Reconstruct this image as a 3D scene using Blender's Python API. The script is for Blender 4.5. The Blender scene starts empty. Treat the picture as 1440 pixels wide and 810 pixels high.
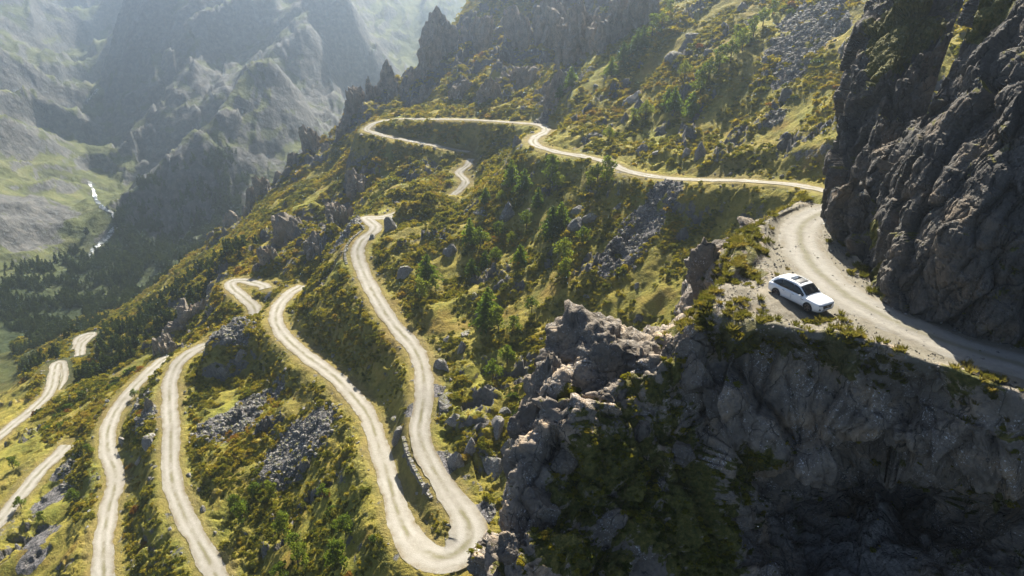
import bpy, bmesh, math, random
import numpy as np
from mathutils import Vector, Matrix
random.seed(7)
RNG = np.random.default_rng(11)
SC = bpy.context.scene
COL = SC.collection
R = math.radians

# ------------------------------------------------------------------ camera, light, air
PITCH, FPX, KS, EYE = R(25.0), 960.0, 1.247, 18.2 * 1.247
cam_d = bpy.data.cameras.new('camera'); cam = bpy.data.objects.new('camera', cam_d); COL.objects.link(cam)
cam.location = (0, 0, EYE); cam.rotation_euler = (R(90) - PITCH, 0, 0)
cam_d.sensor_width = 36.0; cam_d.lens = 24.0; cam_d.clip_start = 0.5; cam_d.clip_end = 9000
SC.camera = cam
SUN_EL, SUN_AZ = R(40), R(8)            # azimuth measured from +Y towards +X
world = bpy.data.worlds.new('World'); SC.world = world; world.use_nodes = True
wn = world.node_tree; bg = wn.nodes['Background']
sky = wn.nodes.new('ShaderNodeTexSky'); sky.sky_type = 'NISHITA'; sky.sun_disc = False
sky.sun_elevation = SUN_EL; sky.sun_rotation = SUN_AZ; sky.altitude = 1500; sky.air_density = 0.75; sky.dust_density = 3.0
wn.links.new(sky.outputs['Color'], bg.inputs['Color']); bg.inputs['Strength'].default_value = 0.05
sl = bpy.data.lights.new('sun', 'SUN'); sl.energy = 5.0; sl.angle = R(0.5); sl.color = (1.0, 0.93, 0.80)
sun = bpy.data.objects.new('sun', sl); COL.objects.link(sun)
sdir = Vector((math.sin(SUN_AZ) * math.cos(SUN_EL), math.cos(SUN_AZ) * math.cos(SUN_EL), math.sin(SUN_EL)))
sun.rotation_euler = sdir.to_track_quat('Z', 'Y').to_euler()
SC.view_settings.view_transform = 'Standard'; SC.view_settings.look = 'None'
SC.view_settings.exposure = 1.75; SC.view_settings.gamma = 1.0
SC.render.engine = 'CYCLES'
SC.cycles.use_denoising = True; SC.cycles.denoiser = 'OPENIMAGEDENOISE'; SC.cycles.denoising_input_passes = 'RGB_ALBEDO_NORMAL'; SC.cycles.denoising_prefilter = 'ACCURATE'; SC.cycles.max_bounces = 6; SC.cycles.diffuse_bounces = 3
SC.cycles.glossy_bounces = 2; SC.cycles.transmission_bounces = 3; SC.cycles.volume_bounces = 1
SC.cycles.transparent_max_bounces = 6; SC.cycles.caustics_reflective = False

# ------------------------------------------------------------------ numeric helpers
CP, SP = math.cos(PITCH), math.sin(PITCH)
def pt(u, v, d):
    """world point seen in direction (u, v) from the survey point, d survey units (KS metres each) along its axis"""
    x, y, d = (u - 720) / FPX, (405 - v) / FPX, d * KS
    return np.array([x * d, d * (CP + y * SP), EYE + d * (-SP + y * CP)])
def lv(u, v, z=0.0):
    """world point on the level z seen in direction (u, v)"""
    y = (405 - v) / FPX
    return pt(u, v, (z - EYE) / (-SP + y * CP) / KS)
def project(p):
    p = np.asarray(p, float); q = p - np.array([0, 0, EYE])
    d = q[..., 1] * CP - q[..., 2] * SP
    return 720 + FPX * q[..., 0] / d, 405 - FPX * (q[..., 1] * SP + q[..., 2] * CP) / d, d
def sstep(a, b, x):
    t = np.clip((x - a) / (b - a), 0, 1); return t * t * (3 - 2 * t)

_p = np.random.default_rng(3).permutation(256).astype(np.int32); _perm = np.concatenate([_p, _p, _p])
_g = np.random.default_rng(4).normal(size=(256, 3)); _g = (_g / np.linalg.norm(_g, axis=1)[:, None]).astype(np.float32)
def noise3(x, y, z):
    x, y, z = [np.asarray(a, np.float32) for a in np.broadcast_arrays(x, y, z)]
    xi, yi, zi = np.floor(x), np.floor(y), np.floor(z)
    fx, fy, fz = x - xi, y - yi, z - zi
    xi = xi.astype(np.int32) & 255; yi = yi.astype(np.int32) & 255; zi = zi.astype(np.int32) & 255
    u = fx * fx * fx * (fx * (fx * 6 - 15) + 10); v = fy * fy * fy * (fy * (fy * 6 - 15) + 10); w = fz * fz * fz * (fz * (fz * 6 - 15) + 10)
    out = 0
    for a in (0, 1):
        A = _perm[xi + a]; wa = u if a else 1 - u
        for b in (0, 1):
            B = _perm[A + yi + b]; wb = v if b else 1 - v
            for c in (0, 1):
                h = _perm[B + zi + c]; wc = w if c else 1 - w; gg = _g[h]
                out = out + wa * wb * wc * (gg[..., 0] * (fx - a) + gg[..., 1] * (fy - b) + gg[..., 2] * (fz - c))
    return out * 1.5
def noise2(x, y, seed=0.0):
    x, y = [np.asarray(a, np.float32) for a in np.broadcast_arrays(x, y)]
    s = int(seed * 37) & 255
    xi, yi = np.floor(x), np.floor(y); fx, fy = x - xi, y - yi
    xi = xi.astype(np.int32) & 255; yi = yi.astype(np.int32) & 255
    u = fx * fx * fx * (fx * (fx * 6 - 15) + 10); v = fy * fy * fy * (fy * (fy * 6 - 15) + 10)
    out = 0
    for a in (0, 1):
        A = _perm[xi + a + s]; wa = u if a else 1 - u
        for b in (0, 1):
            gg = _g[_perm[A + yi + b]]; wb = v if b else 1 - v
            out = out + wa * wb * (gg[..., 0] * (fx - a) + gg[..., 1] * (fy - b))
    return out * 1.7
def fbm2(x, y, n=4, seed=0.0, gain=0.5):
    s, a = 0, 1.0
    for i in range(n):
        s = s + a * noise2(x * 2 ** i, y * 2 ** i, seed + i); a *= gain
    return s
def ridge2(x, y, n=4, seed=0.0, gain=0.5):
    s, a, w = 0, 1.0, 1.0
    for i in range(n):
        r = 1 - np.abs(noise2(x * 2 ** i, y * 2 ** i, seed + i)) * 1.6; r = np.clip(r, 0, 1) ** 2
        s = s + a * r * w; w = np.clip(r * 1.6, 0, 1); a *= gain
    return s - 0.55
def fbm3(x, y, z, n=4, gain=0.5):
    s, a = 0, 1.0
    for i in range(n):
        k = 2 ** i; s = s + a * noise3(x * k + 7.3 * i, y * k + 3.1 * i, z * k + 5.7 * i); a *= gain
    return s
def cells3(p, seed=0):
    """block noise: per-cell random value and distance to the cell border"""
    p = np.asarray(p, np.float32); b = np.floor(p).astype(np.int32); f = p - b
    f1 = np.full(len(p), 9.0, np.float32); f2 = f1.copy(); cid = np.zeros(len(p), np.int32)
    for i in (-1, 0, 1):
        for j in (-1, 0, 1):
            for k in (-1, 0, 1):
                h = _perm[_perm[_perm[(b[:, 0] + i + seed) & 255] + ((b[:, 1] + j) & 255)] + ((b[:, 2] + k) & 255)]
                o = np.stack([h, _perm[h + 17], _perm[h + 91]], 1) / 255.0
                d = np.sqrt((((np.array([i, j, k]) + 0.1 + 0.8 * o) - f) ** 2).sum(1))
                near = d < f1
                f2 = np.where(near, f1, np.minimum(f2, d)); cid = np.where(near, h, cid); f1 = np.where(near, d, f1)
    return _perm[cid + 33] / 255.0, f2 - f1
def spline(P, n):
    P = np.asarray(P, float); Q = np.vstack([2 * P[0] - P[1], P, 2 * P[-1] - P[-2]]); out = []
    for i in range(len(P) - 1):
        a, b, c, d = Q[i:i + 4]; t = np.linspace(0, 1, n, endpoint=False)[:, None]
        out.append(0.5 * (2 * b + (c - a) * t + (2 * a - 5 * b + 4 * c - d) * t ** 2 + (3 * b - a - 3 * c + d) * t ** 3))
    return np.vstack(out + [P[-1:]])
def resample(P, step):
    L = np.concatenate([[0], np.cumsum(np.linalg.norm(np.diff(P, axis=0), axis=1))]); n = max(2, int(L[-1] / step))
    s = np.linspace(0, L[-1], n); return np.stack([np.interp(s, L, P[:, k]) for k in range(P.shape[1])], 1)

# ------------------------------------------------------------------ object helpers
def grid_faces(nr, nc):
    i = np.arange(nr * nc).reshape(nr, nc)
    return np.stack([i[:-1, :-1], i[:-1, 1:], i[1:, 1:], i[1:, :-1]], -1).reshape(-1, 4)
def mesh_np(name, V, F, mat=None, attrs=None, smooth=True, flip=False):
    me = bpy.data.meshes.new(name); V = np.ascontiguousarray(V, np.float32); F = np.ascontiguousarray(F, np.int32)
    if flip: F = np.ascontiguousarray(F[:, ::-1])
    k = F.shape[1]
    me.vertices.add(len(V)); me.vertices.foreach_set('co', V.ravel())
    me.loops.add(F.size); me.loops.foreach_set('vertex_index', F.ravel())
    me.polygons.add(len(F)); me.polygons.foreach_set('loop_start', np.arange(0, F.size, k, dtype=np.int32))
    me.update(calc_edges=True)
    me.polygons.foreach_set('use_smooth', np.full(len(F), smooth, bool))
    for an, av in (attrs or {}).items():
        a = me.attributes.new(an, 'FLOAT', 'POINT'); a.data.foreach_set('value', np.ascontiguousarray(av, np.float32).ravel())
    if mat: me.materials.append(mat)
    me.update(); return me
def link(name, data, parent=None, kind=None, label=None, cat=None, group=None):
    o = bpy.data.objects.new(name, data); COL.objects.link(o)
    if parent: o.parent = parent
    tag(o, label, cat, group, kind); return o
def tag(o, label=None, cat=None, group=None, kind=None):
    if label: o['label'] = label
    if cat: o['category'] = cat
    if group: o['group'] = group
    if kind: o['kind'] = kind
    return o

# ------------------------------------------------------------------ materials
class NT_:
    def __init__(self, name):
        self.m = bpy.data.materials.new(name); self.m.use_nodes = True; self.t = self.m.node_tree; self.t.nodes.clear()
        self.out = self.t.nodes.new('ShaderNodeOutputMaterial'); self._pos = None
    def set(self, sock, v):
        if isinstance(v, bpy.types.NodeSocket): self.t.links.new(v, sock)
        elif v is not None:
            if sock.type == 'RGBA' and not hasattr(v, '__len__'): v = (v, v, v)
            sock.default_value = (*v, 1) if sock.type == 'RGBA' and len(v) == 3 else v
    def node(self, typ, **props):
        n = self.t.nodes.new(typ)
        for k, v in props.items(): setattr(n, k, v)
        return n
    def pos(self):
        if self._pos is None: self._pos = self.node('ShaderNodeNewGeometry').outputs['Position']
        return self._pos
    def local(self): return self.node('ShaderNodeTexCoord').outputs['Object']
    def scaled(self, vec, sc):
        n = self.node('ShaderNodeVectorMath', operation='MULTIPLY'); self.set(n.inputs[0], vec); n.inputs[1].default_value = sc; return n.outputs[0]
    def noise(self, scale, detail=4, rough=.55, vec=None, dist=0.0):
        n = self.node('ShaderNodeTexNoise'); self.set(n.inputs['Vector'], vec if vec is not None else self.pos()); n.inputs['Scale'].default_value = scale
        n.inputs['Detail'].default_value = detail; n.inputs['Roughness'].default_value = rough; n.inputs['Distortion'].default_value = dist; return n.outputs['Fac']
    def voro(self, scale, vec=None, feature='F1', out='Distance', rnd=1.0):
        n = self.node('ShaderNodeTexVoronoi', feature=feature); self.set(n.inputs['Vector'], vec if vec is not None else self.pos()); n.inputs['Scale'].default_value = scale
        n.inputs['Randomness'].default_value = rnd; return n.outputs[out]
    def attr(self, name):
        return self.node('ShaderNodeAttribute', attribute_name=name).outputs['Fac']
    def math(self, op, a, b=None, clamp=False):
        n = self.node('ShaderNodeMath', operation=op, use_clamp=clamp); self.set(n.inputs[0], a)
        if b is not None: self.set(n.inputs[1], b)
        return n.outputs[0]
    def step(self, x, lo, hi, a=0.0, b=1.0):
        n = self.node('ShaderNodeMapRange', interpolation_type='SMOOTHSTEP'); self.set(n.inputs[0], x)
        for i, v in zip((1, 2, 3, 4), (lo, hi, a, b)): n.inputs[i].default_value = v
        return n.outputs[0]
    def ramp(self, fac, *stops):
        n = self.node('ShaderNodeValToRGB'); e = n.color_ramp.elements
        while len(e) < len(stops): e.new(0.5)
        for el, (p, c) in zip(e, stops): el.position = p; el.color = (*c, 1)
        self.set(n.inputs[0], fac); return n.outputs[0]
    def mix(self, f, a, b, mode='MIX'):
        n = self.node('ShaderNodeMix', data_type='RGBA', blend_type=mode); self.set(n.inputs[0], f); self.set(n.inputs[6], a); self.set(n.inputs[7], b); return n.outputs[2]
    def bump(self, h, strength, dist, nrm=None):
        n = self.node('ShaderNodeBump'); self.set(n.inputs['Height'], h); n.inputs['Strength'].default_value = strength; n.inputs['Distance'].default_value = dist
        if nrm is not None: self.set(n.inputs['Normal'], nrm)
        return n.outputs[0]
    def finish(self, color, rough=.9, normal=None, spec=.25, **kw):
        b = self.node('ShaderNodeBsdfPrincipled'); self.set(b.inputs['Base Color'], color); self.set(b.inputs['Roughness'], rough); self.set(b.inputs['Specular IOR Level'], spec)
        if normal is not None: self.set(b.inputs['Normal'], normal)
        for k, v in kw.items(): self.set(b.inputs[k.replace('_', ' ')], v)
        self.t.links.new(b.outputs[0], self.out.inputs['Surface']); return self.m

def rock_color(k, vec=None, dark=1.0, s=1.0):
    big = k.noise(.22 * s, 5, .6, vec); med = k.noise(1.7 * s, 6, .65, vec)
    c = k.ramp(big, (.28, (.065*dark,.063*dark,.062*dark)), (.5, (.13*dark,.124*dark,.117*dark)), (.72, (.20*dark,.18*dark,.155*dark)))
    c = k.mix(k.step(med, .42, .66, 0, .75), c, (.075*dark,.075*dark,.08*dark))
    return c, big, med
def mat_terrain(name):
    k = NT_(name); rock, scree, dry, wood = [k.attr(a) for a in ('rock', 'scree', 'dry', 'wood')]
    n1, n2, n3, n4 = k.noise(.035, 4), k.noise(.16, 5, .6), k.noise(.8, 5, .65), k.noise(3.2, 3, .6)
    g = k.ramp(k.math('ADD', k.math('MULTIPLY', n2, .6), k.math('MULTIPLY', n3, .4)), (.30, (.045,.046,.012)), (.42, (.115,.108,.020)), (.54, (.215,.178,.032)), (.70, (.29,.225,.055)))
    g = k.mix(k.step(n1, .48, .66, 0, .5), g, (.16,.175,.028)); g = k.mix(k.step(k.noise(.09, 3), .56, .70, 0, .5), g, (.21,.125,.034))
    g = k.mix(k.math('MULTIPLY', dry, .85), g, k.ramp(n3, (.3, (.095,.075,.028)), (.7, (.19,.145,.06))))
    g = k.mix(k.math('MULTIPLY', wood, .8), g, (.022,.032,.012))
    rc, big, med = rock_color(k, None, .95, 1.0)
    sc = k.mix(k.voro(1.5, out='Color'), (.07,.066,.068), (.19,.178,.178)); sc = k.mix(k.step(k.voro(1.5, feature='DISTANCE_TO_EDGE'), 0, .12), (.03,.03,.03), sc)
    edge = k.math('ADD', rock, k.math('MULTIPLY', k.math('SUBTRACT', k.noise(.5, 5, .65), .5), 1.1)); rm = k.step(edge, .42, .58)
    sm = k.step(k.math('ADD', scree, k.math('MULTIPLY', k.math('SUBTRACT', n3, .5), 1.2)), .42, .55)
    c = k.mix(rm, g, rc); c = k.mix(sm, c, sc)
    hgt = k.math('ADD', k.math('MULTIPLY', n3, .8), k.math('MULTIPLY', n4, .25)); hgt = k.math('ADD', hgt, k.math('MULTIPLY', k.math('MULTIPLY', k.voro(.55, feature='DISTANCE_TO_EDGE'), rm), 1.2))
    return k.finish(c, .95, k.bump(hgt, .9, .6), .12)
def mat_far(name):
    k = NT_(name); rock = k.attr('rock'); wood = k.attr('wood')
    n1, n2, n3 = k.noise(.012, 5, .6), k.noise(.05, 6, .62), k.noise(.22, 5, .65)
    g = k.ramp(n2, (.32, (.045,.052,.020)), (.5, (.085,.093,.033)), (.68, (.13,.128,.055)))
    g = k.mix(k.step(k.noise(.06, 4, .6), .50, .64, 0, .7), g, (.040,.045,.024)); g = k.mix(k.math('MULTIPLY', wood, .85), g, (.022,.033,.014))
    r = k.ramp(n3, (.3, (.04,.04,.041)), (.5, (.09,.088,.085)), (.7, (.15,.14,.125)))
    rm = k.step(k.math('ADD', rock, k.math('MULTIPLY', k.math('SUBTRACT', n2, .5), 1.6)), .40, .58)
    return k.finish(k.mix(rm, g, r), .95, k.bump(k.math('ADD', k.math('MULTIPLY', n3, .5), k.math('MULTIPLY', n2, 2.0)), .8, 3.0), .1)
def mat_cliff(name, dark=1.0, lichen=.5, moss_amt=1.0, warm=.3, tint=(1.12, 1.0, .84)):
    k = NT_(name); moss, gravel = k.attr('moss'), k.attr('gravel')
    c, big, med = rock_color(k, None, dark, 1.6); c = k.mix(1.0, c, tint, 'MULTIPLY')
    c = k.mix(k.step(k.noise(.35, 4, .6), .5, .68, 0, warm), c, (.25*dark,.175*dark,.105*dark))
    wv = k.node('ShaderNodeVectorMath', operation='ADD'); wn_ = k.node('ShaderNodeTexNoise'); k.set(wn_.inputs['Vector'], k.pos()); wn_.inputs['Scale'].default_value = .9; wn_.inputs['Detail'].default_value = 4; k.set(wv.inputs[0], k.pos()); k.set(wv.inputs[1], wn_.outputs['Color']); wv = wv.outputs[0]
    cr = k.voro(.55, k.scaled(wv, (1, 1, .4)), 'DISTANCE_TO_EDGE'); cr2 = k.voro(2.1, k.scaled(wv, (1, 1, .6)), 'DISTANCE_TO_EDGE')
    li = k.math('MULTIPLY', k.step(k.noise(7.0, 5, .7), .55, .66), k.step(k.noise(.55, 4, .6), .44, .62))
    c = k.mix(k.math('MULTIPLY', li, lichen), c, (.55*dark,.54*dark,.53*dark))
    c = k.mix(k.math('MULTIPLY', k.step(cr, 0, .03, .8, 0), k.step(k.noise(.4, 3), .45, .55)), c, (.02,.02,.02))
    mn = k.noise(1.1, 6, .7); mossm = k.step(k.math('ADD', k.math('MULTIPLY', moss, moss_amt), k.math('ADD', k.math('MULTIPLY', k.math('SUBTRACT', mn, .5), 1.5), k.math('MULTIPLY', k.math('SUBTRACT', k.noise(.3, 4, .6), .5), 1.4))), .45, .6)
    mc = k.ramp(k.noise(2.6, 5, .7), (.3, (.035,.040,.010)), (.5, (.095,.092,.020)), (.66, (.17,.14,.036)), (.8, (.22,.18,.05)))
    c = k.mix(mossm, c, mc)
    pv = k.voro(9.0, out='Color'); gc = k.mix(k.noise(1.0, 6, .7), (.085,.075,.05), (.20,.18,.14)); gc = k.mix(k.math('MULTIPLY', k.step(k.voro(5.5), .0, .25, 1, 0), .6), gc, k.mix(pv, (.06,.055,.05), (.34,.32,.28)))
    c = k.mix(k.attr('scree'), c, k.mix(k.voro(4.0, out='Color'), (.12,.11,.098), (.29,.265,.235)))
    c = k.mix(gravel, c, gc)
    h = k.math('ADD', k.math('MULTIPLY', k.step(cr, 0, .1), .5), k.math('MULTIPLY', k.step(cr2, 0, .12), .18)); h = k.math('ADD', h, k.math('MULTIPLY', k.noise(3.5, 8, .7), .9))
    h = k.mix(gravel, h, k.math('MULTIPLY', k.noise(6, 5, .7), .25))
    return k.finish(c, .92, k.bump(h, .8, .28), .2)
def mat_road(name, grey=0.0):
    """pale stony track: wheel ruts lighter, crown and edges with more grit and grass"""
    k = NT_(name); ac, shade = k.attr('across'), k.attr('dry')
    w = k.math('ADD', ac, k.math('MULTIPLY', k.math('SUBTRACT', k.noise(.5, 3), .5), .35)); a = k.math('ABSOLUTE', w); big = k.noise(.09, 4, .6); wet = k.noise(.23, 5, .65)
    rut = k.math('MULTIPLY', k.step(k.math('ABSOLUTE', k.math('SUBTRACT', a, .42)), .05, .28, 1, 0), k.step(big, .38, .6, .25, 1))
    c = k.mix(k.noise(1.3, 6, .7), (.17,.152,.118), (.30,.282,.245)); c = k.mix(k.math('MULTIPLY', rut, .6), c, k.mix(k.noise(.9, 5, .7), (.26,.243,.21), (.39,.372,.335)))
    crown = k.math('MULTIPLY', k.step(a, .02, .27, 1, 0), k.step(k.noise(.25, 4), .35 - .15 * bool(grey), .6 - .2 * bool(grey))); c = k.mix(k.math('MULTIPLY', crown, .8), c, k.mix(k.noise(4), (.08,.075,.025), (.17,.15,.08)))
    c = k.mix(k.math('MULTIPLY', k.math('MULTIPLY', k.step(a, .62, .95), k.step(k.noise(.35, 5, .65), .38, .6)), .85), c, k.mix(k.noise(2.5, 4, .7), (.09,.07,.03), (.21,.17,.11)))
    c = k.mix(k.math('MULTIPLY', k.step(k.voro(3.6), 0, .22, 1, 0), .4), c, k.mix(k.voro(3.6, out='Color'), (.09,.08,.075), (.42,.39,.34)))
    c = k.mix(k.step(wet, .5, .68, 0, .42), c, k.mix(.5, c, (.12,.10,.07)))
    if grey: c = k.mix(k.math('MULTIPLY', k.noise(3.0, 6, .75), grey), c, (.16,.155,.14))
    return k.finish(c, .95, k.bump(k.math('ADD', k.noise(2.2, 6, .7), k.math('MULTIPLY', k.noise(9, 3), .4)), .6, .12), .1)
M_hill, M_far, M_road = mat_terrain('hillside_ground'), mat_far('far_slope'), mat_road('stony_track')
M_near = mat_road('gravel_track', .8); M_ledge = mat_cliff('ledge_rock', 1.75, .9, 1.0, .5, (1.15, 1.0, .82)); M_ridge = mat_cliff('ridge_rock', 1.6, .3, .6, .3); M_crag = mat_cliff('crag_rock', 1.15, .7, 0, .2); M_back = mat_cliff('dark_cliff_rock', .72, .35, 1.0, .4, (1.06, 1.0, .9))

def mat_leaf(name, *stops, trans=.4, patch=None):
    """leaves: colour varies from plant to plant and in patches over the ground; light shines through"""
    k = NT_(name); oi = k.node('ShaderNodeObjectInfo')
    f = oi.outputs['Random']
    if patch: f = k.math('ADD', k.math('MULTIPLY', f, .55), k.math('MULTIPLY', k.step(k.noise(patch, 3, .6, oi.outputs['Location']), .28, .72), .45))
    c = k.ramp(f, *stops); c = k.mix(k.noise(2.5, 2, .5, k.local()), c, k.mix(.5, c, (.02,.03,.01)))
    d = k.node('ShaderNodeBsdfDiffuse'); t = k.node('ShaderNodeBsdfTranslucent'); m = k.node('ShaderNodeMixShader'); k.set(m.inputs[0], trans)
    k.set(d.inputs['Color'], c); k.set(t.inputs['Color'], k.mix(1.0, c, (1.25,1.15,.55), 'MULTIPLY')); k.t.links.new(d.outputs[0], m.inputs[1]); k.t.links.new(t.outputs[0], m.inputs[2]); k.t.links.new(m.outputs[0], k.out.inputs['Surface'])
    return k.m
M_scrub = mat_leaf('scrub_leaves', (.0, (.055,.072,.016)), (.25, (.125,.140,.022)), (.48, (.25,.235,.030)), (.70, (.37,.31,.042)), (.88, (.35,.25,.05)), (1., (.26,.125,.035)), trans=.48, patch=.05)
M_grass = mat_leaf('dry_grass', (0, (.07,.08,.022)), (.4, (.15,.15,.04)), (.75, (.24,.21,.08)), (1, (.22,.16,.055)), trans=.45, patch=.2)
M_fir = mat_leaf('fir_needles', (0, (.075,.125,.022)), (.5, (.13,.20,.03)), (1, (.19,.26,.042)), trans=.58)
M_broad = mat_leaf('broad_leaves', (0, (.09,.135,.02)), (.5, (.14,.195,.027)), (1, (.21,.25,.038)), trans=.5)
def mat_bark():
    k = NT_('bark'); return k.finish(k.ramp(k.noise(6, 5, .6, k.local()), (.3, (.04,.03,.022)), (.7, (.12,.095,.07))), .95, None, .1)
M_bark = mat_bark()
def mat_boulder():
    k = NT_('boulder_stone'); L = k.local(); oi = k.node('ShaderNodeObjectInfo'); c, b, m = rock_color(k, None, 1.15, 1.5)
    c = k.mix(k.math('MULTIPLY', oi.outputs['Random'], .45), c, (.30,.27,.235)); li = k.math('MULTIPLY', k.step(k.noise(5, 5, .7), .52, .64), .6); c = k.mix(li, c, (.42,.41,.395))
    n = k.node('ShaderNodeNewGeometry'); up = k.node('ShaderNodeSeparateXYZ'); k.set(up.inputs[0], n.outputs['Normal'])
    c = k.mix(k.math('MULTIPLY', k.step(up.outputs[2], .55, .95), k.step(k.noise(1.2, 4, .7), .48, .6)), c, (.10,.10,.025))
    return k.finish(c, .92, k.bump(k.math('ADD', k.noise(1.6, 7, .7), k.math('MULTIPLY', k.step(k.voro(.8, feature='DISTANCE_TO_EDGE'), 0, .08), .4)), .9, .35), .2)
M_boulder = mat_boulder()

# ------------------------------------------------------------------ roads (surveyed centre lines)
ROADS = {
 'upper': [(1240,285,92),(1190,276,98),(1150,266,104),(1100,258,110),(1040,254,117),(985,253,123),(930,250,130),(880,240,136),(855,228,142),(820,220,148),(780,213,154),(752,203,160),(753,193,170),(768,184,180),(760,176,190),(730,173,198),(690,170,206),(650,168,214),(600,167.5,222),(560,167.5,230),(530,172,231),(516,182,226),(530,188,223),(565,196,218),(600,202,213),(635,210,209),(660,214,207)],
 'knoll': [(662,222,203),(658,232,200),(645,243,197),(655,256,191),(640,272,187),(605,288,182),(575,297,178)],
 'zig_a': [(580,296,178.5),(560,300,176),(535,307,172),(515,306,170),(528,320,164),(508,340,158),(503,358,154),(512,385,147),(530,420,137),(552,455,129.5),(575,480,124.5),(592,510,118.5),(597,545,112),(593,580,107.5),(590,610,103.5),(602,645,99.3),(622,680,95.2),(645,712,91.7),(660,740,88.7),(655,768,86),(622,784,84.8),(588,770,87),(566,738,91.2),(553,700,96.4),(543,660,102.3),(530,620,109),(518,585,115.8),(495,555,122.2),(465,525,129.3),(430,500,136.5),(402,475,144.5),(388,452,151.5),(392,430,159.5),(408,412,167),(425,402,172)],
 'zig_b': [(374,405,175),(368,401,178),(345,395,182),(325,397,181.5),(330,408,176.5),(345,420,172),(358,434,168),(352,452,164),(325,470,160),(300,481,158.2)],
 'zig_c': [(305,479,158.5),(295,484,157.5),(280,490,156),(258,502,152.5),(243,525,147.5),(238,560,140),(241,600,131.5),(240,640,124.8),(243,680,118.4),(255,715,113.3),(275,755,108),(300,800,103),(315,845,98.5),(305,895,94),(255,915,93.5),(200,905,96),(160,870,101.5),(150,850,103)],
 'zig_d': [(150,850,103),(146,810,107),(146,760,113.5),(152,720,119.8),(160,690,124.6),(162,665,129),(152,635,135),(152,605,141.5),(165,575,148.7),(190,543,156.3),(222,512,165.5),(240,500,170)],
 'zig_e': [(-60,790,119.5),(0,732,128),(40,682,136.8),(70,650,143),(95,626,148.5)],
 'zig_f': [(-50,650,157),(0,612,166),(30,588,173),(55,568,179.3),(72,545,187),(78,515,199.5),(85,512,201),(88,530,195),(80,550,188)],
 'zig_g': [(112,500,208),(115,484,215),(130,470,221),(112,476,219),(108,490,213)],
}
road_pts = {}
for k, L in ROADS.items():
    P = resample(spline([pt(*q) for q in L], 12), 0.5)
    n = min(31, len(P) // 3 * 2 - 1); w = np.hanning(n + 2)[1:-1]; w /= w.sum()
    zz = np.convolve(np.pad(P[:, 2], n // 2, mode='edge'), w, 'valid'); P[:, 2] = zz[:len(P)]
    road_pts[k] = P

# ------------------------------------------------------------------ terrain control points (u, v, d)
TC = [
 # hillside above the upper road
 (1000,100,150),(1150,100,130),(1150,190,113),(1000,0,178),(900,60,184),(880,120,174),(960,0,188),(1100,0,164),(950,180,149),(1050,180,132),(1200,150,112),(1300,100,105),(1400,150,95),(1250,-80,150),(1450,-80,130),
 (1000,-80,210),(860,-80,240),(800,140,182),(840,175,165),
 # crag mass
 (750,140,216),(840,60,226),(790,100,218),(700,80,250),(640,70,285),(720,40,272),(800,40,250),(900,10,215),(600,100,268),(600,150,245),(560,140,262),(540,135,262),(500,165,262),(470,205,262),(440,215,270),(700,-70,310),(780,-90,330),(660,150,232),(690,120,236),
 (580,110,280),(620,80,288),
 # spur running down left
 (400,250,268),(430,270,236),(480,225,243),(450,260,240),(390,320,217),(350,345,212),(300,385,212),(340,320,282),(280,350,300),(420,330,206),(450,350,186),(480,320,188),(420,375,182),(390,385,184),(250,430,216),(200,450,245),(200,470,215),(250,470,190),(300,440,178),(180,500,195),(140,520,205),(150,450,300),(200,420,305),
 (560,240,207),(500,240,225),(600,270,182),(560,285,180),
 # behind the spur
 (540,190,345),(440,260,345),(620,130,365),(340,370,370),(280,410,370),(500,230,330),
 # middle slope
 (850,400,119),(850,500,108),(700,500,117),(700,350,142),(700,250,160),(950,320,120),(1050,330,108),(1000,450,100),(780,620,98),(720,680,93),(640,330,150),(600,400,138),(660,600,104),(650,430,130),(800,300,138),(740,420,126),(900,600,92),(760,800,84),(1100,600,75),(1300,600,62),
 # between the lower roads
 (560,610,106),(450,600,117),(400,700,112),(350,600,126),(330,520,146),(380,520,141),(450,740,101),(500,650,106),(450,850,91),(200,600,134),(200,700,122),(60,760,121),(100,690,132),(90,560,172),(40,700,136),(0,850,112),(-100,900,110),(-100,700,140),(520,900,82),(640,900,76),(800,950,72),
 (100,600,155),(140,560,166),(60,600,163),(20,550,215),(130,500,206),(60,500,222),
 # valley floor and stream
 (0,555,265),(0,500,300),(60,450,335),(128,365,392),(150,335,425),(150,300,462),(138,270,505),(140,235,560),(132,190,640),(128,150,720),(112,110,820),(150,60,980),
 # left valley side
 (0,300,405),(60,300,430),(100,300,450),(0,400,345),(50,200,545),(0,200,500),(50,100,680),(0,100,620),(0,0,830),(80,30,900),(100,200,590),(70,350,410),(-150,300,380),(-150,100,600),(-150,500,290),(-150,0,700),(-150,600,240),(-150,-75,1000),(0,-75,1150),
 # far side of the valley: a steep knob, then spurs one behind the other
 (200,330,430),(250,330,440),(300,330,432),(340,330,412),(240,380,380),(200,400,370),(170,290,490),
 (225,278,452),(250,246,458),(285,208,464),(312,186,471),(345,152,500),(378,112,535),(270,280,448),(325,240,456),(385,225,476),(400,165,505),
 (250,300,525),(285,268,535),
 (330,160,562),(400,88,594),(440,45,614),(485,0,645),(300,165,560),(420,150,575),
 (275,185,562),(330,70,655),(385,0,700),(360,75,625),
 (200,200,572),(240,195,562),(200,130,612),(250,120,604),(200,60,650),(260,40,650),(170,180,610),(160,110,700),(200,0,700),(320,0,715),
 (460,130,610),(480,60,655),(450,190,560),(500,100,665),(540,60,720),(600,0,820),
 (600,-70,1050),(350,-75,900),(200,-75,950),(700,-60,900),(800,-80,900),
 (-300,-80,2300),(100,-80,2400),(500,-80,2400),(900,-80,2000),(1300,-80,1500),(1300,-90,400),
]
C3 = [pt(*q) for q in TC]
for k, P in road_pts.items(): C3 += list(P[::24])
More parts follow.
